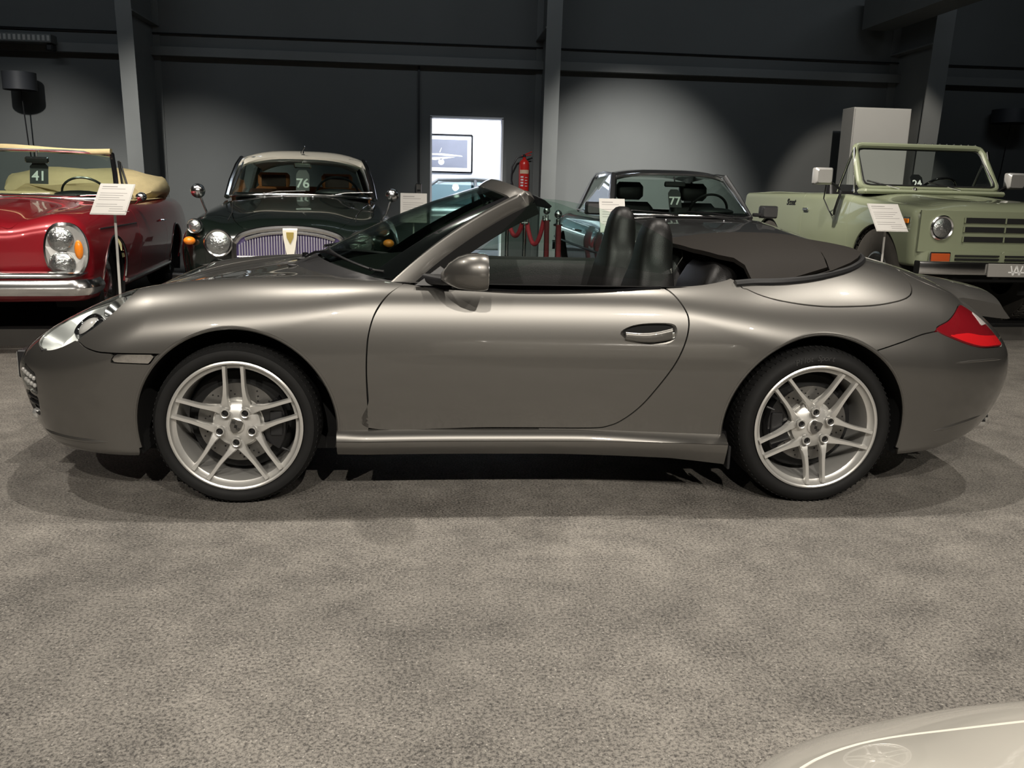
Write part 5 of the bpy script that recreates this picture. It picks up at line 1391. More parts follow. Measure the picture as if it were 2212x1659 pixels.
    sw = MB().tube([c+u*(.205*math.cos(t))+v*(.205*math.sin(t)) for t in np.linspace(0, 2*math.pi, 33)[:-1]], .011, 8, closed=True).build('steering_wheel', 'steel', car)
    MB().tube([c+u*.19, c, c-u*.19], .010, 6).build('steering_spoke', 'steel', sw)
    m_ = MB().box((1.17, 0, 1.29), (.03, .20, .055), bev=.012).build('rear_view_mirror', 'chrome', car); MB().tube([(1.17, 0, 1.29), (1.18, 0, 1.37)], .007, 6).build('mirror_stem', 'chrome', m_)
    for y0 in (.25, -.28):
        MB().tube([(.80, y0, .965), (.84, y0-.2, .99), (.88, y0-.42, 1.0)], .006, 6).build('wiper', 'chrome', car)
    MB().box((.70, 0, .985), (.12, .9, .018), bev=.005).build('cowl_vent', 'chrome', car)
    mir(car, (1.02, -.90, .985), 0, r=(.035, .05, .038), stalk=(1.05, -.84, .92)); mir(car, (1.02, .90, .985), 0, r=(.035, .05, .038), stalk=(1.05, .84, .92))
    number_card(car, frame((1.20, .0, 1.175), (0, -1, 0), (.25, 0, .97)), '41', 'black card numbered 41 hanging in the windscreen of the red cabriolet', .20, .155)
    return car
# ---------------------------------------------------------------- dark green saloon
def green_saloon():
    car = place('dark_green_saloon', (-.411, 3.66), 95.3, 'black-green classic saloon with cream roof and upright chrome grille')
    top = {0.0: ((-1.2, .70), (-.92, .80), (-.8, .835), (-.5, .89), (0, .95), (.5, 1.0), (.85, 1.03), (1.2, 1.0), (2.8, 1.0), (3.2, 1.02), (3.6, .99), (4.1, .88)),
           0.35: ((-1.2, .69), (-.92, .785), (-.8, .82), (-.5, .875), (0, .935), (.5, .985), (.85, 1.015), (1.2, 1.0), (2.8, 1.0), (3.2, 1.01), (3.6, .98), (4.1, .87)),
           0.52: ((-1.2, .66), (-.92, .76), (-.8, .795), (-.5, .845), (0, .895), (.5, .945), (.85, .985), (1.2, .99), (2.8, .99), (3.2, .99), (3.6, .95), (4.1, .84)),
           0.66: ((-1.2, .66), (-.92, .785), (-.8, .83), (-.5, .875), (0, .915), (.5, .945), (.85, .965), (1.2, .97), (2.8, .97), (3.2, .96), (3.6, .92), (4.1, .80)),
           1.0: ((-1.2, .5), (-.92, .62), (-.8, .68), (-.5, .73), (0, .77), (.5, .81), (.85, .84), (1.2, .86), (2.8, .84), (3.2, .82), (3.6, .78), (4.1, .66))}
    B = Body(-1.1, 4.2, .14, 1.12, top, ((-1.1, .80), (-.7, .85), (0, .885), (1.5, .89), (2.8, .885), (3.6, .84), (4.1, .74)),
             ((0, -.10), (.25, -.06), (.45, -.01), (.6, 0), (.7, -.01), (.8, -.03), (.9, -.075), (1.0, -.14), (1.2, -.3)),
             ((0, -.75), (.3, -.82), (.5, -.88), (.65, -.90), (.74, -.88), (.82, -.82), (1.2, -.6)), ((0, .02), (.25, .02), (.45, .0), (.62, .01), (.75, .05), (.85, .14), (1.1, .5)),
             ((0, 3.85), (.5, 4.0), (.8, 4.0), (1.0, 3.9), (1.2, 3.7)), ((0, 0), (.5, -.05), (.8, -.2), (1.0, -.5)), ((-1.1, .25), (4.1, .25)), ((-1.1, .16), (.5, .10), (4.1, .14)), kn=.12, kt=.14, kb=.06, amax=.95)
    B.polygonise(.026)
    af, ar = round_arch(0, .35, .37), round_arch(2.81, .35, .36)
    hp = smooth_poly([(-.80, -.2), (-.80, .20), (-.76, .40), (-.3, .50), (.3, .57), (.78, .62), (.80, .3), (.80, -.2)], 4)
    hi = lambda V, N: np.where(V[:, 2] > .74, poly_sdf(hp, V[:, 0], V[:, 1])-.003, -1); ho = lambda V, N: np.where(V[:, 2] > .74, -poly_sdf(hp, V[:, 0], V[:, 1])-.003, 1)
    cock = smooth_poly([(.95, -.2), (.95, .4), (1.02, .62), (1.4, .68), (2.6, .68), (2.95, .6), (3.0, .3), (3.0, -.2)], 4); co = lambda V, N: np.where(V[:, 2] > .9, -poly_sdf(cock, V[:, 0], V[:, 1]), 1)
    PT = 'paint_dark_green'
    B.panel('body', [af, ar, ho, co], PT, car, (-1, 1)); B.panel('bonnet', [hi, co], PT, car, (-1, 1))
    # grille with vertical bars
    out = [(-.42, .32), (-.42, .64), (-.40, .70), (-.35, .745), (-.2, .785), (0, .80), (.2, .785), (.35, .745), (.40, .70), (.42, .64), (.42, .32)]
    S = smooth_poly(out, 4, closed=False)
    gr = MB().tube([(-.935, p[0], p[1]) for p in S], .024, 8).build('grille_surround', 'chrome', car)
    MB().tube([(-.945, p[0]*.96, p[1]-.035) for p in S[12:-12]], .014, 8).build('grille_top_bar', 'chrome', gr)
    pl = [(p[0], p[1]) for p in S]; MB().prism(pl, -.925, -.905, lambda u, v, w: (w, u, v)).build('grille_back', 'grille_back', gr, smooth=False)
    for k in range(39):
        y = -.38+.02*k; zt = float(np.interp(y, S[4:-4, 0], S[4:-4, 1]))-.055
        if abs(y) < .035: continue
        MB().box((-.945, y, (.32+zt)/2), (.018, .0085, zt-.32)).build('grille_bar', 'grille_steel', gr, smooth=False)
    MB().tube([(-.95, y, .58) for y in np.linspace(-.40, .40, 7)], .006, 6).build('grille_cross_bar', 'chrome', gr)
    MB().prism([(-.055, .785), (.055, .785), (.05, .72), (.018, .54), (.014, .32), (-.014, .32), (-.018, .54), (-.05, .72)], -.975, -.945, lambda u, v, w: (w, u, v)).build('grille_badge', 'paint_cream', gr, smooth=False)
    MB().prism([(-.028, .77), (.028, .77), (.025, .73), (0, .68), (-.025, .73)], -.980, -.974, lambda u, v, w: (w, u, v)).build('badge_shield', 'badge_gold', gr, smooth=False)
    for s in (-1, 1):
        x = -.945; disc_lamp(car, (x, s*.535, .680), (-1, 0, .03), .090, .016)
        disc_lamp(car, (-.86, s*.715, .800), (-.95, s*.25, .05), .048, .010, 'side_lamp', 'headlamp_glass')
        disc_lamp(car, (-.92, s*.56, .46), (-1, 0, 0), .070, .012, 'fog_lamp')
        ind = MB().ellipsoid((-.87, s*.755, .690), (.045, .045, .032), 16, 10).build('indicator', 'amber_lens', car); MB().box((-.82, s*.75, .690), (.06, .03, .02)).build('indicator_foot', 'chrome', ind, smooth=False)
        mir(car, (.16, s*.835, 1.055), 0, r=(.045, .062, .062), stalk=(.20, s*.78, .88))
        plain_wheel(car, 0, s*.78, .35, .19, 'chrome'); plain_wheel(car, 2.81, s*.78, .35, .19, 'chrome')
        th = np.radians(np.linspace(0, 180, 24))
        for cx, r in ((0, .37), (2.81, .36)):
            MB().grid([[(cx+r*1.01*math.cos(t), s*y, .35+r*1.01*math.sin(t)) for t in np.radians(np.linspace(-30, 210, 20))] for y in (.84, .45)]).build('wheel_arch_liner', 'dark_gap', car)
        MB().tube([(-.6, s*.50, float(B.surf_z([-.6], [.50])[0])+.004)]+[(x, s*y, float(B.surf_z([x], [y])[0])+.004) for x, y in ((-.2, .515), (.2, .56), (.6, .60))], .003, 5).build('bonnet_edge', 'dark_gap', car)
        tube_part(car, 'wing_moulding', [(x, s*y, float(B.surf_z([x], [y])[0])+.004) for x, y in ((.35, .66), (.55, .675), (.75, .69), (.9, .69))], .008, 'chrome')
    # bumper
    MB().loft([[(-1.03+.10*(abs(y)/.85)**4+p[0], y, .38+p[1]) for p in rrect(0, 0, .03, .07, .025)] for y in np.linspace(-.88, .88, 21)]).build('front_bumper', 'chrome', car)
    MB().loft([[(4.08-.10*(abs(y)/.85)**4+p[0], y, .42+p[1]) for p in rrect(0, 0, .03, .07, .025)] for y in np.linspace(-.86, .86, 21)]).build('rear_bumper', 'chrome', car)
    # cabin
    G = screen_frame(car, (.88, .675, 1.015), (1.33, .575, 1.395), .014, 'chrome', 'old_glass', bow=.16)
    roof = []
    for y in np.linspace(-1, 1, 17):
        row = []
        for x in np.linspace(1.28, 3.05, 16):
            hw = float(np.interp(x, [1.28, 1.6, 2.4, 3.05], [.60, .625, .62, .55])); e = abs(y)**3.2
            zc = float(np.interp(x, [1.28, 1.35, 1.5, 1.8, 2.2, 2.6, 2.9, 3.05], [1.40, 1.435, 1.462, 1.475, 1.475, 1.455, 1.42, 1.385]))
            row.append((x+.14*e*(1 if x < 1.5 else 0)*max(0, (1.5-x)/.22), y*hw, zc-.095*e))
        roof.append(row)
    MB().grid(roof[::-1], thick=.025).build('roof', 'paint_cream', car)
    MB().tube([(1.30, .0, 1.435), (1.28, .0, 1.45), (1.22, -.03, 1.50)], .004, 5).build('roof_aerial', 'chrome', car)
    MB().lathe([(.0, .03), (.014, .02), (.018, 0)], c=(1.33, 0, 1.435), n=14).build('aerial_base', 'chrome', car)
    for s in (-1, 1):
        tube_part(car, 'windscreen_pillar', [(.98, s*.70, 1.0), (1.15, s*.675, 1.15), (1.35, s*.635, 1.30), (1.47, s*.60, 1.375)], .028, 'chrome')
        tube_part(car, 'roof_gutter', [(1.45, s*.605, 1.375), (1.8, s*.63, 1.385), (2.4, s*.625, 1.375), (2.9, s*.57, 1.32), (3.05, s*.555, 1.29)], .012, 'chrome')
        tube_part(car, 'door_pillar', [(2.05, s*.71, .98), (2.05, s*.63, 1.38)], .02, 'black_gloss')
        MB().loft([[(x0, s*.70, .98), (x0+.32, s*.68, .98), (x1+.12, s*.56, 1.34), (x1, s*.57, 1.36)] if k == 0 else [(x0, s*.66, .98), (x0+.32, s*.64, .98), (x1+.12, s*.52, 1.34), (x1, s*.53, 1.36)] for k, (x0, x1) in enumerate(((2.98, 2.88), (2.98, 2.88)))]).build('rear_pillar', PT, car, smooth=False)
        MB().add([(1.02, s*.705, .985), (2.98, s*.69, .985), (2.88, s*.57, 1.36), (1.45, s*.605, 1.37)], [(0, 1, 2, 3)]).build('side_window', 'old_glass', car, smooth=False)
        MB().grid([[(x, s*.71, 1.0), (x, s*.66, 1.0), (x, s*.64, .6)] for x in (1.0, 2.0, 3.0)][::s]).build('door_lining', 'tan_leather', car)
        # tan front seats with dark backs seen through the glass, head rests
        MB().loft([[(x+p[0], s*.33+p[1], z) for p in rrect(0, 0, t, w_, t*.7)] for z, x, w_, t in ((.55, 1.75, .27, .09), (.8, 1.83, .28, .09), (1.02, 1.90, .27, .08), (1.08, 1.92, .24, .04))]).build('front_seat', 'seat_brown', car)
        MB().loft([[(x+p[0], s*.33+p[1], z) for p in rrect(0, 0, t, w_, t*.7)] for z, x, w_, t in ((1.10, 1.94, .15, .05), (1.14, 1.945, .165, .055), (1.22, 1.95, .165, .055), (1.25, 1.955, .14, .04))]).build('head_rest', 'tan_leather', car)
        MB().box((1.885, s*.33, 1.165), (.012, .25, .12), bev=.004).build('head_rest_front', 'seat_brown', car)
    MB().box((2.72, 0, .80), (.22, 1.24, .62), bev=.06).build('rear_seat', 'tan_leather', car)
    MB().box((3.0, 0, 1.0), (.35, 1.2, .05)).build('parcel_shelf', 'tan_leather', car)
    g = [[(2.95+.16*(1-v), u*(.62-.06*v), 1.02+.34*v) for v in np.linspace(0, 1, 4)] for u in np.linspace(-1, 1, 9)]; MB().grid(g).build('rear_window', 'old_glass', car)
    MB().grid([[(.98, y, 1.02), (1.08, y, 1.045), (1.15, y, 1.02), (1.16, y, .8)] for y in np.linspace(-.64, .64, 7)][::-1]).build('dashboard', 'black_plastic', car)
    MB().box((2.0, 0, .5), (2.1, 1.3, .05)).build('cabin_floor', 'black_plastic', car)
    bdr = MB().ellipsoid((1.06, -.34, 1.055), (.09, .22, .045), 18, 8).build('instrument_cowl', 'black_plastic', car)
    c = Vector((1.28, -.34, 1.03)); n = Vector((.85, 0, .5)).normalized(); u = Vector((0, 1, 0)); v = n.cross(u)
    MB().tube([c+u*(.21*math.cos(t))+v*(.21*math.sin(t)) for t in np.linspace(0, 2*math.pi, 33)[:-1]], .012, 8, closed=True).build('steering_wheel', 'black_gloss', car)
    m_ = MB().box((1.30, 0, 1.315), (.03, .17, .05), bev=.012).build('rear_view_mirror', 'chrome', car); MB().tube([(1.30, 0, 1.32), (1.33, 0, 1.385)], .006, 6).build('mirror_stem', 'chrome', m_)
    for y0 in (.34, -.30):
        w1 = tube_part(car, 'wiper', [(.84, y0, 1.035), (.87, y0-.12, 1.06), (.90, y0-.38, 1.07)], .007, 'chrome'); MB().lathe([(.0, .02), (.02, .015), (.024, 0)], c=(.84, y0, 1.03), n=12).build('wiper_pivot', 'chrome', w1)
    MB().tube([(.80+.25*(abs(y)/.7)**3, y, 1.035-.03*(abs(y)/.7)**2) for y in np.linspace(-.72, .72, 17)], .012, 8).build('cowl_moulding', 'chrome', car)
    for y in (.16, -.12): MB().ellipsoid((.62, y, float(B.surf_z([.62], [abs(y)])[0])+.006), (.015, .015, .012), 10, 6).build('washer_jet', 'chrome', car)
    number_card(car, frame((1.265, .0, 1.17), (0, -1, 0), (.4, 0, .92)), '76', 'black card numbered 76 hanging in the windscreen of the dark green saloon', .22, .13)
    return car
mat('grille_steel', (0.62, 0.60, 0.68), 0.32, 0.8); mat('grille_back', (0.13, 0.10, 0.24), 0.4, 0.3, noise=0.3); mat('badge_gold', (0.55, 0.42, 0.12), 0.3, 0.6); mat('seat_brown', (0.055, 0.022, 0.012), 0.5, noise=0.1)
# ---------------------------------------------------------------- anthracite coupe
def grey_coupe():
    car = place('anthracite_coupe', (3.235, 3.61), 90.6, 'anthracite grey hardtop coupe with chrome window frames, behind the convertible')
    top = {0.0: ((-1.1, .70), (-.85, .76), (-.6, .80), (0, .86), (.5, .905), (.7, .925), (1.0, .93), (2.5, .93), (2.9, .95), (3.4, .93), (4.0, .86)),
           0.45: ((-1.1, .69), (-.85, .75), (-.6, .79), (0, .85), (.5, .895), (.7, .91), (1.0, .92), (2.5, .92), (2.9, .94), (3.4, .92), (4.0, .85)),
           0.66: ((-1.1, .67), (-.85, .74), (-.6, .785), (0, .845), (.5, .885), (.7, .90), (1.0, .905), (2.5, .905), (2.9, .92), (3.4, .90), (4.0, .83)),
           0.80: ((-1.1, .64), (-.85, .71), (-.6, .76), (0, .82), (.5, .865), (.7, .885), (1.0, .895), (2.5, .895), (2.9, .90), (3.4, .87), (4.0, .80)),
           1.0: ((-1.1, .55), (-.85, .62), (-.6, .68), (0, .74), (.5, .80), (.7, .83), (1.0, .85), (2.5, .85), (2.9, .85), (3.4, .82), (4.0, .74))}
    B = Body(-1.05, 4.15, .12, 1.05, top, ((-1.1, .84), (-.7, .86), (0, .885), (1.5, .893), (2.8, .885), (3.6, .85), (4.1, .78)),
             ((0, -.10), (.25, -.05), (.45, -.01), (.6, 0), (.7, -.01), (.8, -.035), (.9, -.085), (1.05, -.2)),
             ((0, -.72), (.3, -.78), (.5, -.82), (.7, -.82), (.8, -.78), (1.1, -.6)), ((0, .0), (.45, .0), (.62, .015), (.75, .05), (.85, .12), (1.1, .5)),
             ((0, 3.75), (.5, 3.85), (.8, 3.83), (1.0, 3.7)), ((0, 0), (.5, -.03), (.8, -.12), (1.0, -.4)), ((-1.1, .22), (4.1, .24)), ((-1.1, .10), (.5, .08), (4.1, .08)), kn=.10, kt=.12, kb=.06, amax=.95)
    B.polygonise(.026)
    PT = 'paint_anthracite'
    af, ar = round_arch(0, .32, .36), round_arch(2.71, .32, .35)
    hp = smooth_poly([(-.78, -.2), (-.78, .4), (-.74, .66), (-.2, .73), (.35, .74), (.50, .70), (.52, .3), (.52, -.2)], 4)
    hi = lambda V, N: np.where(V[:, 2] > .66, poly_sdf(hp, V[:, 0], V[:, 1])-.003, -1); ho = lambda V, N: np.where(V[:, 2] > .66, -poly_sdf(hp, V[:, 0], V[:, 1])-.003, 1)
    cock = smooth_poly([(.68, -.2), (.68, .4), (.76, .64), (1.2, .70), (2.5, .70), (2.8, .62), (2.85, .3), (2.85, -.2)], 4); co = lambda V, N: np.where(V[:, 2] > .82, -poly_sdf(cock, V[:, 0], V[:, 1]), 1)
    dp = [(.62, .30), (.62, 1.05), (1.98, 1.05), (1.98, .62), (1.9, .30)]
    di = lambda V, N: np.where(V[:, 1] > .5, poly_sdf(dp, V[:, 0], V[:, 2])-.003, -1); do = lambda V, N: np.where(V[:, 1] > .5, -poly_sdf(dp, V[:, 0], V[:, 2])-.003, 1)
    B.panel('body', [af, ar, ho, co, do], PT, car, (-1, 1)); B.panel('bonnet', [hi], PT, car, (-1, 1))
    screen_frame(car, (.66, .685, .925), (1.22, .565, 1.325), .013, 'chrome', 'old_glass', bow=.13)
    roof = []
    for y in np.linspace(-1, 1, 15):
        row = []
        for x in np.linspace(1.20, 2.55, 12):
            hw = float(np.interp(x, [1.2, 1.6, 2.2, 2.55], [.585, .60, .595, .56])); e = abs(y)**3.5
            row.append((x+.12*e*max(0, (1.5-x)/.3), y*hw, float(np.interp(x, [1.2, 1.3, 1.6, 2.1, 2.55], [1.335, 1.365, 1.385, 1.38, 1.34]))-.06*e))
        roof.append(row)
    MB().grid(roof[::-1], thick=.025).build('roof', PT, car)
    for s in (-1, 1):
        d = B.panel('door', [di, co], PT, car, (s,))
        yy = float(B.surf_y([1.75], [.72])[0]); MB().tube([(1.66, s*(yy+.004), .725), (1.68, s*(yy+.03), .725), (1.82, s*(yy+.03), .725), (1.84, s*(yy+.004), .725)], .011, 6).build('door_handle', 'chrome', d)
        xs = np.linspace(.40, 3.6, 24); tube_part(car, 'side_moulding', np.column_stack([xs, s*(B.surf_y(xs, 0*xs+.56)+.003), 0*xs+.56]), .012, 'black_plastic')
        tube_part(car, 'windscreen_pillar', [(.80, s*.705, .91), (1.05, s*.665, 1.10), (1.33, s*.595, 1.315)], .024, PT)
        tube_part(car, 'pillar_moulding', [(.83, s*.722, .91), (1.08, s*.682, 1.10), (1.36, s*.608, 1.318)], .009, 'chrome')
        tube_part(car, 'roof_gutter', [(1.33, s*.605, 1.322), (1.7, s*.615, 1.34), (2.2, s*.608, 1.33), (2.50, s*.58, 1.28), (2.80, s*.68, .95)], .011, 'chrome')
        tube_part(car, 'belt_moulding', [(.85, s*.735, .905), (1.5, s*.742, .91), (2.2, s*.74, .915), (2.85, s*.70, .925)], .009, 'chrome')
        MB().add([(.86, s*.728, .915), (2.75, s*.70, .93), (2.45, s*.59, 1.28), (1.36, s*.60, 1.315)], [(0, 1, 2, 3)]).build('side_window', 'old_glass', car, smooth=False)
        MB().loft([[(2.45, s*yo, 1.31), (2.62, s*yo, 1.28), (3.02, s*(yo+.10), .93), (2.72, s*(yo+.12), .93)] for yo in (.56, .585)]).build('rear_pillar', PT, car, smooth=False)
        plain_wheel(car, 0, s*.77, .32, .19, 'rim_silver'); plain_wheel(car, 2.71, s*.77, .32, .19, 'rim_silver')
        for cx, r in ((0, .36), (2.71, .35)): MB().grid([[(cx+r*1.01*math.cos(t), s*y, .32+r*1.01*math.sin(t)) for t in np.radians(np.linspace(-30, 210, 20))] for y in (.85, .45)]).build('wheel_arch_liner', 'dark_gap', car)
        # boxy mirrors
        mm = MB().loft([[(x, s*.885+p[0], .975+p[1]) for p in rrect(0, 0, w_, h, .018, 3)] for x, w_, h in ((.74, .07, .045), (.78, .088, .060), (.83, .090, .062), (.85, .086, .058))]).build('door_mirror', PT, car)
        MB().box((.852, s*.885, .975), (.004, .15, .10)).build('mirror_glass', 'steel', mm, smooth=False); MB().box((.80, s*.775, .945), (.06, .10, .035), bev=.01).build('mirror_foot', 'black_plastic', mm)
        # seats with head rests
        MB().loft([[(x+p[0], s*.35+p[1], z) for p in rrect(0, 0, t, w_, t*.7)] for z, x, w_, t in ((.5, 1.45, .26, .09), (.8, 1.54, .27, .09), (.98, 1.60, .25, .08), (1.04, 1.62, .20, .04))]).build('front_seat', 'leather_black', car)
        MB().loft([[(x+p[0], s*.35+p[1], z) for p in rrect(0, 0, t, w_, t*.8)] for z, x, w_, t in ((1.06, 1.63, .11, .05), (1.10, 1.635, .15, .06), (1.20, 1.645, .15, .06), (1.245, 1.65, .11, .04))]).build('head_rest', 'leather_black', car)
        # double headlamps behind the rectangular glass (low at the front)
        MB().box((-.815, s*.62, .60), (.05, .36, .17), bev=.02).build('headlamp', 'headlamp_glass', car)
    MB().box((-.835, 0, .61), (.06, .72, .24), bev=.02).build('grille', 'chrome', car)
    MB().loft([[(-.95+.14*(abs(y)/.85)**4+p[0], y, .42+p[1]) for p in rrect(0, 0, .04, .06, .025)] for y in np.linspace(-.87, .87, 17)]).build('front_bumper', 'chrome', car)
    MB().loft([[(3.95-.14*(abs(y)/.85)**4+p[0], y, .44+p[1]) for p in rrect(0, 0, .04, .06, .025)] for y in np.linspace(-.85, .85, 17)]).build('rear_bumper', 'chrome', car)
    g = [[(2.58+.42*(1-v), u*(.62-.08*v), .95+.34*v) for v in np.linspace(0, 1, 4)] for u in np.linspace(-1, 1, 9)]; MB().grid(g).build('rear_window', 'old_glass', car)
    MB().box((2.45, 0, .72), (.22, 1.2, .46), bev=.06).build('rear_seat', 'leather_black', car)
    MB().grid([[(.74, y, .925), (.86, y, .955), (1.0, y, .94), (1.02, y, .72)] for y in np.linspace(-.66, .66, 7)][::-1]).build('dashboard', 'black_plastic', car)
    MB().box((1.7, 0, .42), (2.0, 1.3, .05)).build('cabin_floor', 'black_plastic', car)
    MB().ellipsoid((.90, -.36, .965), (.10, .20, .04), 18, 8).build('instrument_cowl', 'black_plastic', car)
    c = Vector((1.10, -.36, .96)); n = Vector((.88, 0, .45)).normalized(); u = Vector((0, 1, 0)); v = n.cross(u)
    MB().tube([c+u*(.195*math.cos(t))+v*(.195*math.sin(t)) for t in np.linspace(0, 2*math.pi, 33)[:-1]], .013, 8, closed=True).build('steering_wheel', 'leather_black', car)
    m_ = MB().box((1.12, 0, 1.225), (.03, .22, .055), bev=.012).build('rear_view_mirror', 'black_plastic', car); MB().tube([(1.12, 0, 1.23), (1.16, 0, 1.30)], .007, 6).build('mirror_stem', 'black_plastic', m_)
    for y0 in (.10, -.45): tube_part(car, 'wiper', [(.58, y0, .93), (.62, y0+.2, .955), (.66, y0+.45, .965)], .008, 'black_gloss')
    MB().box((.56, 0, .918), (.10, 1.1, .012), bev=.004).build('cowl_vent', 'black_plastic', car)
    for y in (.28, -.28): MB().ellipsoid((.36, y, float(B.surf_z([.36], [abs(y)])[0])+.004), (.014, .012, .010), 10, 6).build('washer_jet', 'chrome', car)
    number_card(car, frame((1.095, .0, 1.085), (0, -1, 0), (.45, 0, .9)), '77', 'black card numbered 77 hanging in the windscreen of the anthracite coupe', .20, .13)
    return car
# ---------------------------------------------------------------- olive off-roader
def olive_offroader():
    car = place('olive_off_roader', (5.816, 3.92), 91.8, 'pale olive green open-topped off-road vehicle with chrome bumper and big tyres')
    top = {0.0: ((-1, 1.05), (-.7, 1.07), (-.55, 1.115), (0, 1.155), (.5, 1.19), (.8, 1.20), (3.6, 1.19)),
           0.5: ((-1, 1.04), (-.7, 1.06), (-.55, 1.105), (0, 1.145), (.5, 1.18), (.8, 1.19), (3.6, 1.19)),
           0.62: ((-1, 1.00), (-.7, 1.03), (-.55, 1.08), (0, 1.12), (.5, 1.16), (.8, 1.18), (3.6, 1.18)),
           0.70: ((-1, .99), (-.7, 1.02), (-.55, 1.07), (0, 1.11), (.5, 1.15), (.8, 1.175), (3.6, 1.175)),
           1.0: ((-1, .97), (-.7, 1.0), (-.55, 1.05), (0, 1.10), (.5, 1.14), (.8, 1.17), (3.6, 1.17))}
    B = Body(-.85, 3.65, .40, 1.30, top, ((-1, .83), (0, .835), (3.6, .835)), ((.3, -.05), (.6, -.012), (.8, 0), (1.0, -.008), (1.2, -.03), (1.4, -.06)),
             ((.3, -.66), (.7, -.68), (1.0, -.68), (1.1, -.65), (1.4, -.5)), ((0, 0), (.6, .0), (.75, .02), (.85, .06), (1.1, .3)),
             ((.3, 3.42), (.8, 3.46), (1.3, 3.46)), ((0, 0), (.7, 0), (1, -.08)), ((-1, .55), (3.6, .52)), ((-1, .10), (.6, .06), (3.6, .05)), kn=.09, kt=.06, kb=.04, amax=.9, nd=.08)
    B.polygonise(.024)
    PT = 'paint_olive'
    af, ar = round_arch(0.02, .44, .46), round_arch(2.56, .44, .44)
    hp = [(-.52, -.2), (-.54, .55), (-.50, .63), (.44, .64), (.46, -.2)]
    hi = lambda V, N: np.where(V[:, 2] > .96, poly_sdf(hp, V[:, 0], V[:, 1])-.003, -1); ho = lambda V, N: np.where(V[:, 2] > .96, -poly_sdf(hp, V[:, 0], V[:, 1])-.003, 1)
    cock = [(.62, -.2), (.62, .74), (3.38, .76), (3.38, -.2)]; co = lambda V, N: np.where(V[:, 2] > 1.0, -poly_sdf(cock, V[:, 0], V[:, 1]), 1)
    dp = [(.58, .58), (.58, 1.3), (1.66, 1.3), (1.66, .58)]
    di = lambda V, N: np.where(V[:, 1] > .5, poly_sdf(dp, V[:, 0], V[:, 2])-.003, -1); do = lambda V, N: np.where(V[:, 1] > .5, -poly_sdf(dp, V[:, 0], V[:, 2])-.003, 1)
    def front(V, N):   # grille recess
        return np.where((V[:, 0] < -.55), -np.minimum(.78-np.abs(V[:, 1]), .17-np.abs(V[:, 2]-.865)), 1)
    B.panel('body', [af, ar, ho, co, do, front], PT, car, (-1, 1)); B.panel('bonnet', [hi], PT, car, (-1, 1))
    fp = MB().box((-.655, 0, .865), (.02, 1.60, .36)).build('grille_panel', PT, car, smooth=False)
    for z in (.965, .885, .80):
        MB().box((-.668, 0, z), (.012, .78, .046)).build('grille_slot', 'dark_gap', fp, smooth=False)
        for y in (-.39, .0, .39): MB().box((-.675, y, z), (.01, .012, .046)).build('slot_post', PT, fp, smooth=False)
    for z in (.655, .625, .595):
        for y0 in (-.24, .24): MB().box((-.690, y0, z), (.012, .42, .014)).build('lower_slot', 'dark_gap', fp, smooth=False)
    for s in (-1, 1):
        d = B.panel('door', [di, co], PT, car, (s,))
        yy = float(B.surf_y([1.5], [1.0])[0]); MB().box((1.55, s*(yy+.012), 1.0), (.12, .024, .03), bev=.006).build('door_handle', 'chrome', d)
        V, F = text_mesh('Scout', .10, .003, 1.0, shear=.35, bold=.002)
        M = frame((1.95, s*(float(B.surf_y([1.95], [1.10])[0])+.002), 1.10), (-s*-1 if s > 0 else 1, 0, 0), (0, 0, 1)) if False else frame((1.98, s*(float(B.surf_y([1.98], [1.07])[0])+.003), 1.07), (-s, 0, 0), (0, 0, 1))
        mesh('name_script', [tuple(M @ Vector(v)) for v in V], F, 'black_gloss', car, smooth=False)
        disc_lamp(car, (-.672, s*.60, .895), (-1, 0, 0), .088, .022)
        sg = MB().box((-.695, s*.60, .635), (.02, .20, .10), bev=.006).build('turn_signal', 'chrome', car); MB().box((-.708, s*.60, .635), (.01, .175, .078), bev=.004).build('signal_lens', 'orange_dull', sg)
        sm = MB().box((-.50, s*(float(B.surf_y([-.50], [.95])[0])+.004), .955), (.10, .016, .05), bev=.005).build('side_marker', 'chrome', car); MB().box((-.50, s*(float(B.surf_y([-.50], [.95])[0])+.014), .945), (.08, .012, .04), bev=.004).build('marker_lens', 'amber_lens', sm)
        plain_wheel(car, .02, s*.79, .44, .26, 'steel', 'steel', .20, knob=True, rub='rubber_brown'); plain_wheel(car, 2.56, s*.79, .44, .26, 'steel', 'steel', .20, knob=True, rub='rubber_brown')
        for cx, r in ((.02, .46), (2.56, .44)): MB().grid([[(cx+r*1.01*math.cos(t), s*y, .44+r*1.01*math.sin(t)) for t in np.radians(np.linspace(-20, 200, 20))] for y in (.80, .40)]).build('wheel_arch_liner', 'dark_gap', car)
        # mirror on its bracket
        mm = MB().loft([[(x, s*1.06+p[0], 1.345+p[1]) for p in rrect(0, 0, w_, h, .02, 3)] for x, w_, h in ((.70, .075, .065), (.73, .095, .085), (.79, .095, .085))]).build('door_mirror', 'rim_silver', car)  # chrome back: pale silver colour stands in for a white reflection
        MB().box((.794, s*1.06, 1.345), (.004, .16, .14)).build('mirror_glass', 'steel', mm, smooth=False)
        MB().tube([(.75, s*.86, 1.22), (.75, s*.94, 1.27), (.75, s*1.0, 1.30)], .014, 6).build('mirror_bracket', 'black_plastic', mm)
        MB().tube([(.74, s*.85, 1.20), (.75, s*.875, 1.10), (.78, s*.88, 1.02), (.80, s*.875, .96)], .014, 6).build('mirror_strap', 'black_plastic', mm)
        MB().tube([(.78, s*1.0, 1.27), (.95, s*.93, 1.12), (.90, s*.885, 1.0), (.82, s*.88, .95)], .006, 6).build('mirror_cable', 'black_plastic', mm)
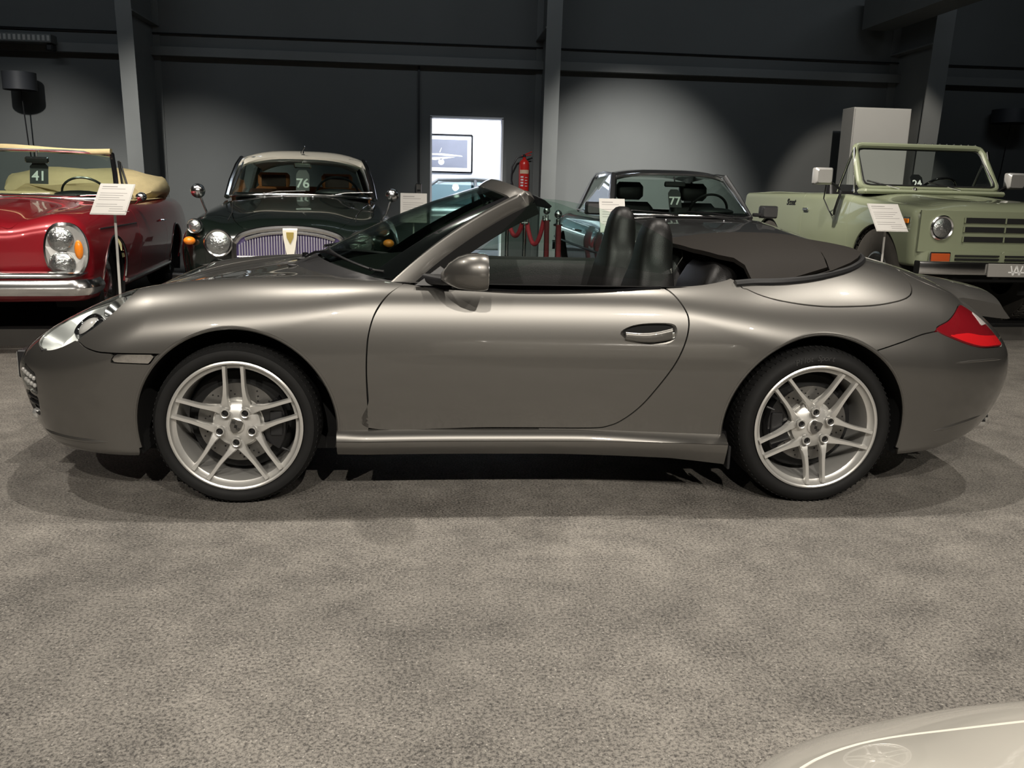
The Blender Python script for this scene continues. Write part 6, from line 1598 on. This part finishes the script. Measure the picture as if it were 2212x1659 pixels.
        tube_part(car, 'vent_window_frame', [(.64, s*.76, 1.19), (.78, s*.735, 1.63), (1.02, s*.755, 1.20)], .013, 'chrome')
        MB().add([(.65, s*.757, 1.20), (.785, s*.737, 1.61), (1.01, s*.757, 1.20)], [(0, 1, 2)]).build('vent_window', 'old_glass', car, smooth=False)
        MB().loft([[(x+p[0], s*.36+p[1], z) for p in rrect(0, 0, t, w_, t*.7)] for z, x, w_, t in ((.80, 1.45, .25, .08), (1.1, 1.55, .25, .08), (1.28, 1.60, .22, .05))]).build('front_seat', 'leather_black', car)
    # windscreen frame: flat glass in a thick painted surround
    zb, zt = 1.235, 1.665; yb, yt = .745, .70
    quad = [(.56, -yb, zb), (.56, yb, zb), (.86, yt, zt), (.86, -yt, zt)]
    Sx = []
    def corner(a, b, c, r=.07):
        a, b, c = map(Vector, (a, b, c)); d0 = (a-b).normalized(); d1 = (c-b).normalized(); return [tuple(b+d0*r), tuple(b+d0*r*.35+d1*r*.35*.6), tuple(b+d1*r*.35+d0*r*.35*.6), tuple(b+d1*r)]
    for k in range(4): Sx += corner(quad[k-1], quad[k], quad[(k+1) % 4])
    MB().tube(Sx, .034, 10, closed=True).build('windscreen_frame', PT, car)
    Si = [(p[0]-.012, p[1]*.955, zb+.035+(p[2]-zb)*.85) for p in Sx]
    MB().tube(Si, .010, 6, closed=True).build('windscreen_seal', 'black_plastic', car)
    MB().add(Sx, [tuple(range(len(Sx)))]).build('windscreen', 'old_glass', car, smooth=False)
    MB().box((.52, 0, 1.205), (.18, 1.52, .05), bev=.02).build('cowl', PT, car)
    for k in range(9): MB().ellipsoid((.865, -.64+.08*k, zt+.036), (.012, .012, .008), 8, 5).build('frame_stud', 'steel', car)
    for y0, dy in ((-.30, .30), (.36, .30)):
        tube_part(car, 'wiper', [(.50, y0, 1.235), (.56, y0+dy*.5, 1.275), (.60, y0+dy, 1.31)], .008, 'chrome')
    MB().lathe([(.0, .03), (.02, .02), (.022, 0)], c=(.46, .22, 1.225), n=12).build('wiper_pivot', 'steel', car)
    MB().box((.70, 0, 1.14), (.20, 1.4, .20), bev=.03).build('dashboard', 'black_plastic', car)
    MB().box((2.0, 0, .62), (2.8, 1.5, .05)).build('cabin_floor', 'black_plastic', car)
    MB().box((2.75, 0, .95), (.20, 1.2, .40), bev=.05).build('rear_bench', 'leather_black', car)
    c = Vector((1.02, -.36, 1.22)); n = Vector((.7, 0, .7)).normalized(); u = Vector((0, 1, 0)); v = n.cross(u)
    MB().tube([c+u*(.20*math.cos(t))+v*(.20*math.sin(t)) for t in np.linspace(0, 2*math.pi, 33)[:-1]], .013, 8, closed=True).build('steering_wheel', 'black_gloss', car)
    # bumper and show plate
    MB().loft([[(-.80+.05*(abs(y)/.84)**6+p[0], y, .555+p[1]) for p in rrect(0, 0, .045, .058, .02)] for y in np.linspace(-.84, .84, 15)]).build('front_bumper', 'chrome', car)
    pl = MB().box((-.862, -.02, .545), (.02, .52, .115), bev=.003).build('show_plate', 'plate_grey', car)
    w_ = MB()
    def stroke(a, b, t=.012):
        a = Vector((a[0], a[1])); b = Vector((b[0], b[1])); d = (b-a).normalized(); n_ = Vector((-d.y, d.x))*t/2
        w_.prism([tuple(a-n_), tuple(b-n_), tuple(b+n_), tuple(a+n_)], -.8745, -.8725, lambda p, q, r: (r, -p-.02, q+.545))
    for a, b in (((-.055, .042), (-.030, -.042)), ((-.030, -.042), (0, .042)), ((0, .042), (.030, -.042)), ((.030, -.042), (.055, .042)), ((-.075, -.016), (.075, -.016))): stroke(a, b)
    w_.build('plate_emblem', 'number_white', pl, smooth=False)
    MB().box((1.3, 0, .50), (3.2, 1.0, .12)).build('chassis', 'dark_gap', car)
    MB().box((-.55, 0, .46), (.10, 1.2, .10), bev=.01).build('front_axle_beam', 'dark_gap', car)
    number_card(car, frame((.64, .10, 1.315), (0, -1, 0), (.5, 0, .86)), '24', 'black card numbered 24 on the dashboard of the olive off-roader', .16, .13)
    return car
mat('orange_dull', (0.42, 0.075, 0.018), 0.3, 0.0, 0.8, 0.05); mat('plate_grey', (0.28, 0.27, 0.25), 0.5)
# ---------------------------------------------------------------- white car whose nose reaches into the foreground
def white_car():
    car = empty('white_car', (1.82, -4.06, 0), math.radians(-90), 'glossy white car parked across the aisle with its nose towards the grey convertible', 'car')
    mat('paint_white', (0.72, 0.69, 0.62), 0.25, 0.0, 1.0, 0.01, 0.01)
    top = {0.0: ((-1.2, .45), (-.9, .60), (-.7, .66), (-.4, .74), (0, .80), (.5, .87), (1.2, .90)),
           0.45: ((-1.2, .43), (-.9, .585), (-.7, .65), (-.4, .735), (0, .795), (.5, .86), (1.2, .89)),
           0.65: ((-1.2, .42), (-.9, .58), (-.7, .655), (-.4, .75), (0, .80), (.5, .85), (1.2, .87)),
           1.0: ((-1.2, .28), (-.9, .44), (-.7, .53), (-.4, .63), (0, .69), (.5, .75), (1.2, .78))}
    B = Body(-1.1, 1.2, .16, .95, top, ((-1.2, .82), (-.5, .87), (0, .89), (1.2, .88)), ((0, -.06), (.4, -.02), (.6, 0), (.7, -.015), (.8, -.05), (1, -.2)),
             ((0, -.75), (.2, -.85), (.35, -.92), (.5, -.92), (.6, -.86), (.75, -.7), (1, -.3)), ((0, 0), (.3, .02), (.5, .07), (.65, .15), (.8, .30), (1.0, .6)),
             ((0, 1.15), (1, 1.15)), ((0, 0), (1, 0)), ((-1.2, .2), (1.2, .2)), ((-1.2, .2), (0, .2), (1.2, .12)), kn=.14, kt=.03, kb=.05, amax=.95)
    B.polygonise(.02)
    bon = smooth_poly([(-.68, -.2), (-.68, 0), (-.665, .3), (-.635, .50), (-.60, .62), (-.55, .69), (-.46, .72), (-.2, .735), (.3, .74), (1.1, .74), (1.3, .3), (1.3, -.2)], 5)
    bi = lambda V, N: np.where(V[:, 2] > .52, poly_sdf(bon, V[:, 0], V[:, 1])-.004, -1); bo = lambda V, N: np.where(V[:, 2] > .52, -poly_sdf(bon, V[:, 0], V[:, 1])-.004, 1)
    af = round_arch(0, .33, .38)
    B.panel('front_wing', [bo, af], 'paint_white', car, (-1, 1)); B.panel('bonnet', [bi], 'paint_white', car, (-1, 1))
    V0 = B.V; B.V = V0-B.Nn*.02; B.panel('inner_shell', [af], 'dark_gap', car, (-1, 1), rim=0); B.V = V0
    for s in (-1, 1): plain_wheel(car, 0, s*.77, .33, .20, 'rim_silver')
    return car
# ---------------------------------------------------------------- silver car in the white room
def room_car():
    car = empty('silver_saloon', (-.2, 12.35, 0), 0, 'pale silver saloon car standing in the white room beyond the doorway', 'car')
    mat('paint_silver', (0.60, 0.63, 0.66), 0.3, 0.5, 1.0, 0.02)
    top = {0.0: ((-1.1, .75), (-.6, .88), (.4, .98), (2.6, 1.0), (3.6, .92)), 0.6: ((-1.1, .73), (-.6, .86), (.4, .96), (2.6, .98), (3.6, .90)), 1.0: ((-1.1, .55), (-.6, .7), (.4, .84), (2.6, .86), (3.6, .75))}
    B = Body(-1.0, 3.7, .15, 1.1, top, ((-1.1, .8), (0, .88), (2.6, .88), (3.6, .8)), ((0, -.08), (.5, 0), (.8, -.02), (1.0, -.12)), ((0, -.85), (.5, -.95), (.9, -.8)), ((0, 0), (.6, .06), (.9, .3)), ((0, 3.5), (.5, 3.6), (1, 3.5)), ((0, 0), (.6, -.05), (.9, -.3)), ((-1.1, .2), (3.6, .2)), ((-1.1, .12), (3.6, .12)), amax=.95)
    B.polygonise(.045)
    B.panel('body', [round_arch(0, .33, .36), round_arch(2.7, .33, .36)], 'paint_silver', car, (-1, 1), rim=0)
    roof = [[(x, y*w_, z-.06*abs(y)**3) for x, w_, z in ((1.05, .56, 1.42), (1.2, .58, 1.455), (1.7, .60, 1.48), (2.2, .59, 1.46), (2.5, .56, 1.41))] for y in np.linspace(-1, 1, 9)]
    MB().grid(roof[::-1], thick=.03).build('roof', 'paint_silver', car)
    for s in (-1, 1):
        for pts in ([(.42, s*.70, .97), (1.08, s*.57, 1.42)], [(1.75, s*.74, .97), (1.72, s*.60, 1.44)], [(3.05, s*.68, .98), (2.48, s*.56, 1.41)], [(1.08, s*.575, 1.41), (1.7, s*.615, 1.44), (2.48, s*.565, 1.40)]): tube_part(car, 'window_pillar', pts, .03, 'paint_silver')
        MB().add([(.45, s*.70, .97), (3.0, s*.68, .98), (2.46, s*.56, 1.40), (1.1, s*.57, 1.41)], [(0, 1, 2, 3)]).build('side_window', 'teal_glass', car, smooth=False)
        plain_wheel(car, 0, s*.77, .33, .2, 'rim_silver'); plain_wheel(car, 2.7, s*.77, .33, .2, 'rim_silver')
    MB().add([(.42, -.68, .97), (.42, .68, .97), (1.06, .56, 1.42), (1.06, -.56, 1.42)], [(0, 1, 2, 3)]).build('windscreen', 'teal_glass', car, smooth=False)
    MB().add([(3.05, -.66, .98), (3.05, .66, .98), (2.5, .55, 1.41), (2.5, -.55, 1.41)], [(0, 1, 2, 3)]).build('rear_window', 'teal_glass', car, smooth=False)
    return car
glass('teal_glass', (0.45, 0.55, 0.56))
RED = red_cabriolet(); ROV = green_saloon(); CPE = grey_coupe(); OFF = olive_offroader(); WHT = white_car(); RMC = room_car()
# ------------------------------------------------------------------ signs, barrier posts, fire extinguisher
def sign_stand(corners, depth_y, label, lines=6):
    """A4 sheet on a tilted plate on a thin pole; corners: photo pixels of the sheet's left/right/top/bottom"""
    u0, u1, v0, v1 = corners
    a = pix(u0, (v0+v1)/2, y=depth_y); b = pix(u1, (v0+v1)/2, y=depth_y); t = pix((u0+u1)/2, v0, y=depth_y); bt = pix((u0+u1)/2, v1, y=depth_y)
    wd = min(max(b.x-a.x, .19), .30); h = .30; cx = (a.x+b.x)/2; cz = (t.z+bt.z)/2
    gz = PZ if depth_y > 2.69+(cx+2.53)*.083 else 0.0
    o = tag(empty('sign_stand', (cx, depth_y, gz)), label, 'sign', 'paper signs on thin poles')
    vert = max(.5, min(.97, (t.z-bt.z)/h)); ty = math.sqrt(1-vert*vert)
    M = frame((0, 0, cz-gz), (1, 0, 0), (0, ty, vert))
    pl = MB().box((0, 0, -.006), (wd+.012, h+.012, .006), bev=.002).xf(M).build('sign_plate', 'pole_white', o)
    sh = MB().box((0, 0, -.001), (wd, h, .002)).xf(M).build('paper_sheet', 'paper', o, smooth=False)
    k = 0
    tx = MB()
    ys = np.linspace(h*.40, -h*.42, lines*2)
    for i, y in enumerate(ys):
        if i in (2, lines+1): continue
        w_ = wd*(.80 if i not in (0, lines*2-2) else .45)*(1-.12*((i*7) % 3)); x0 = -wd*.42 if i < lines*2-2 else wd*.0
        tx.box((x0+w_/2, y, .0004), (w_, h*.012 if i else h*.022, .0004))
    tx.xf(M).build('printed_lines', 'ink_light', o, smooth=False)['kind'] = 'stuff'
    zt = cz-gz-.02
    MB().cyl((0, .004, .0), (0, .02, zt), .009, n=10).build('sign_pole', 'pole_white', o)
    MB().lathe([(0, .014), (.10, .012), (.13, .006), (.13, 0), (0, 0)], n=28).build('sign_base', 'pole_white', o)
    return o
mat('ink_light', (0.20, 0.195, 0.19), 0.7)
sign_stand((207, 280, 397, 460), 1.95, 'paper information sign on a thin white pole beside the red cabriolet')
sign_stand((866, 921, 418, 480), 5.2, 'paper information sign standing between the dark green saloon and the doorway')
sign_stand((1297, 1350, 430, 500), 3.2, 'paper information sign standing beside the wing of the anthracite coupe')
sign_stand((1885, 1950, 441, 497), 2.9, 'paper information sign on a thin white pole beside the olive off-roader')
# rope barrier
def post(u, v, y, label):
    p = pix(u, v, y=y); o = tag(empty('barrier_post', (p.x, y, PZ)), label, 'barrier post', 'chrome rope barrier posts')
    h = p.z-PZ
    MB().lathe([(0, .02), (.14, .016), (.16, .006), (.16, 0), (0, 0)], n=32).build('post_base', 'chrome', o)
    MB().cyl((0, 0, .01), (0, 0, h-.05), .024, n=20).build('post_tube', 'chrome', o)
    MB().lathe([(.024, -.13), (.05, -.12), (.05, -.105), (.024, -.095), (.02, -.05), (.0, -.05)], c=(0, 0, h), n=24).build('hook_ring', 'chrome', o)
    MB().ellipsoid((0, 0, h), (.042, .042, .046), 20, 12).build('post_knob', 'chrome', o)
    return o, Vector((p.x, y, p.z-.11))
mat('rope_red', (0.42, 0.030, 0.045), 0.75, noise=0.2, nscale=60, bump=0.3, bscale=90)
mat('rope_dark_red', (0.13, 0.012, 0.016), 0.8, noise=0.2, nscale=60)
b1, t1 = post(1181, 455, 6.0, 'chrome barrier post with ball top, nearer the wall column'); b2, t2 = post(1206, 463, 5.25, 'chrome barrier post with ball top beside the anthracite coupe')
b3, t3 = post(1134, 462, 6.3, 'chrome barrier post under the fire extinguisher'); b4, t4 = post(1096, 466, 6.6, 'chrome barrier post standing in front of the doorway')
def rope(a, b, sag, label, m_='rope_red', r=.026):
    pts = [a.lerp(b, t)-Vector((0, 0, sag*4*t*(1-t))) for t in np.linspace(0, 1, 17)]
    o = empty('barrier_rope', tuple(a.lerp(b, .5)-Vector((0, 0, sag)))); tag(o, label, 'rope', 'red velvet barrier ropes'); c = o.location
    MB().tube([p-c for p in pts], r, 10).build('rope_cord', m_, o)
    for p in (pts[0], pts[-1]): MB().cyl(p-c, p-c+Vector((0, 0, .05)), .020, n=12).build('rope_end', 'chrome', o)
rope(t3+Vector((.03, 0, 0)), t1-Vector((.03, 0, 0)), .26, 'red velvet rope sagging between two chrome barrier posts'); rope(t4+Vector((.03, 0, 0)), t3-Vector((.03, 0, 0)), .14, 'red velvet rope slung between the doorway posts')
def hang(t, label):
    o = empty('hanging_rope', (t.x, t.y, .35)); tag(o, label, 'rope', 'red velvet barrier ropes'); h = t.z-.35
    MB().tube([(0, -.06, h), (.0, -.075, h*.7), (.004, -.075, h*.35), (0, -.07, 0)], .028, 10).build('rope_cord', 'rope_dark_red', o)
    MB().tube([(0, -.02, h+.01), (0, -.05, h+.02), (0, -.06, h-.02)], .012, 8).build('rope_hook', 'chrome', o)
hang(t1, 'dark red velvet rope hanging straight down from the post by the column'); hang(t2, 'dark red velvet rope hanging straight down from the post by the coupe')
# fire extinguisher on the wall
mat('ext_red', (0.62, 0.022, 0.016), 0.3, 0.0, 0.6, 0.05); mat('label_cream', (0.75, 0.55, 0.38), 0.6)
a = pix(1131, 345, y=WY-.16); b = pix(1131, 425, y=WY-.16); h = .62
fe = tag(empty('fire_extinguisher', (b.x, WY-.12, a.z-h)), 'red fire extinguisher with black hose mounted on the back wall by the column', 'fire extinguisher')
MB().lathe([(0, 0), (.07, 0), (.085, .02), (.085, h-.08), (.075, h-.03), (.045, h), (.028, h+.01), (.028, h+.04), (0, h+.04)], n=32).build('cylinder', 'ext_red', fe)
def band(z0, z1, m_, a0=-2.5, a1=-.64, nm='label_band', r=.0865):
    MB().grid([[(r*math.cos(t), r*math.sin(t), z) for z in (z0, z1)] for t in np.linspace(a0, a1, 14)]).build(nm, m_, fe)
band(.40, .46, 'label_cream'); band(.0, .07, 'number_white')
for i in range(4): band(.20+.045*i, .225+.045*i, 'number_white', -2.3, -1.75, 'label_pictogram')
for i in range(4): band(.20+.045*i, .21+.045*i, 'number_white', -1.45, -.95, 'label_text')
MB().box((.0, 0, h+.06), (.05, .05, .05), bev=.01).build('valve_block', 'black_plastic', fe)
MB().tube([(-.05, 0, h+.05), (.02, -.01, h+.085), (.12, -.02, h+.13)], .010, 6).build('squeeze_lever', 'ext_red', fe); MB().tube([(-.02, 0, h+.07), (.04, -.01, h+.065), (.11, -.02, h+.08)], .008, 6).build('carry_handle', 'ext_red', fe)
MB().tube([(-.03, 0, h+.05), (-.12, -.02, h+.03), (-.20, -.03, h-.12), (-.21, -.03, h-.32), (-.16, -.03, h-.48), (-.10, -.03, h-.52)], .014, 8).build('hose', 'black_plastic', fe)
MB().box((0, .10, h*.5), (.06, .05, .30)).build('wall_hook', 'black_plastic', fe, smooth=False)
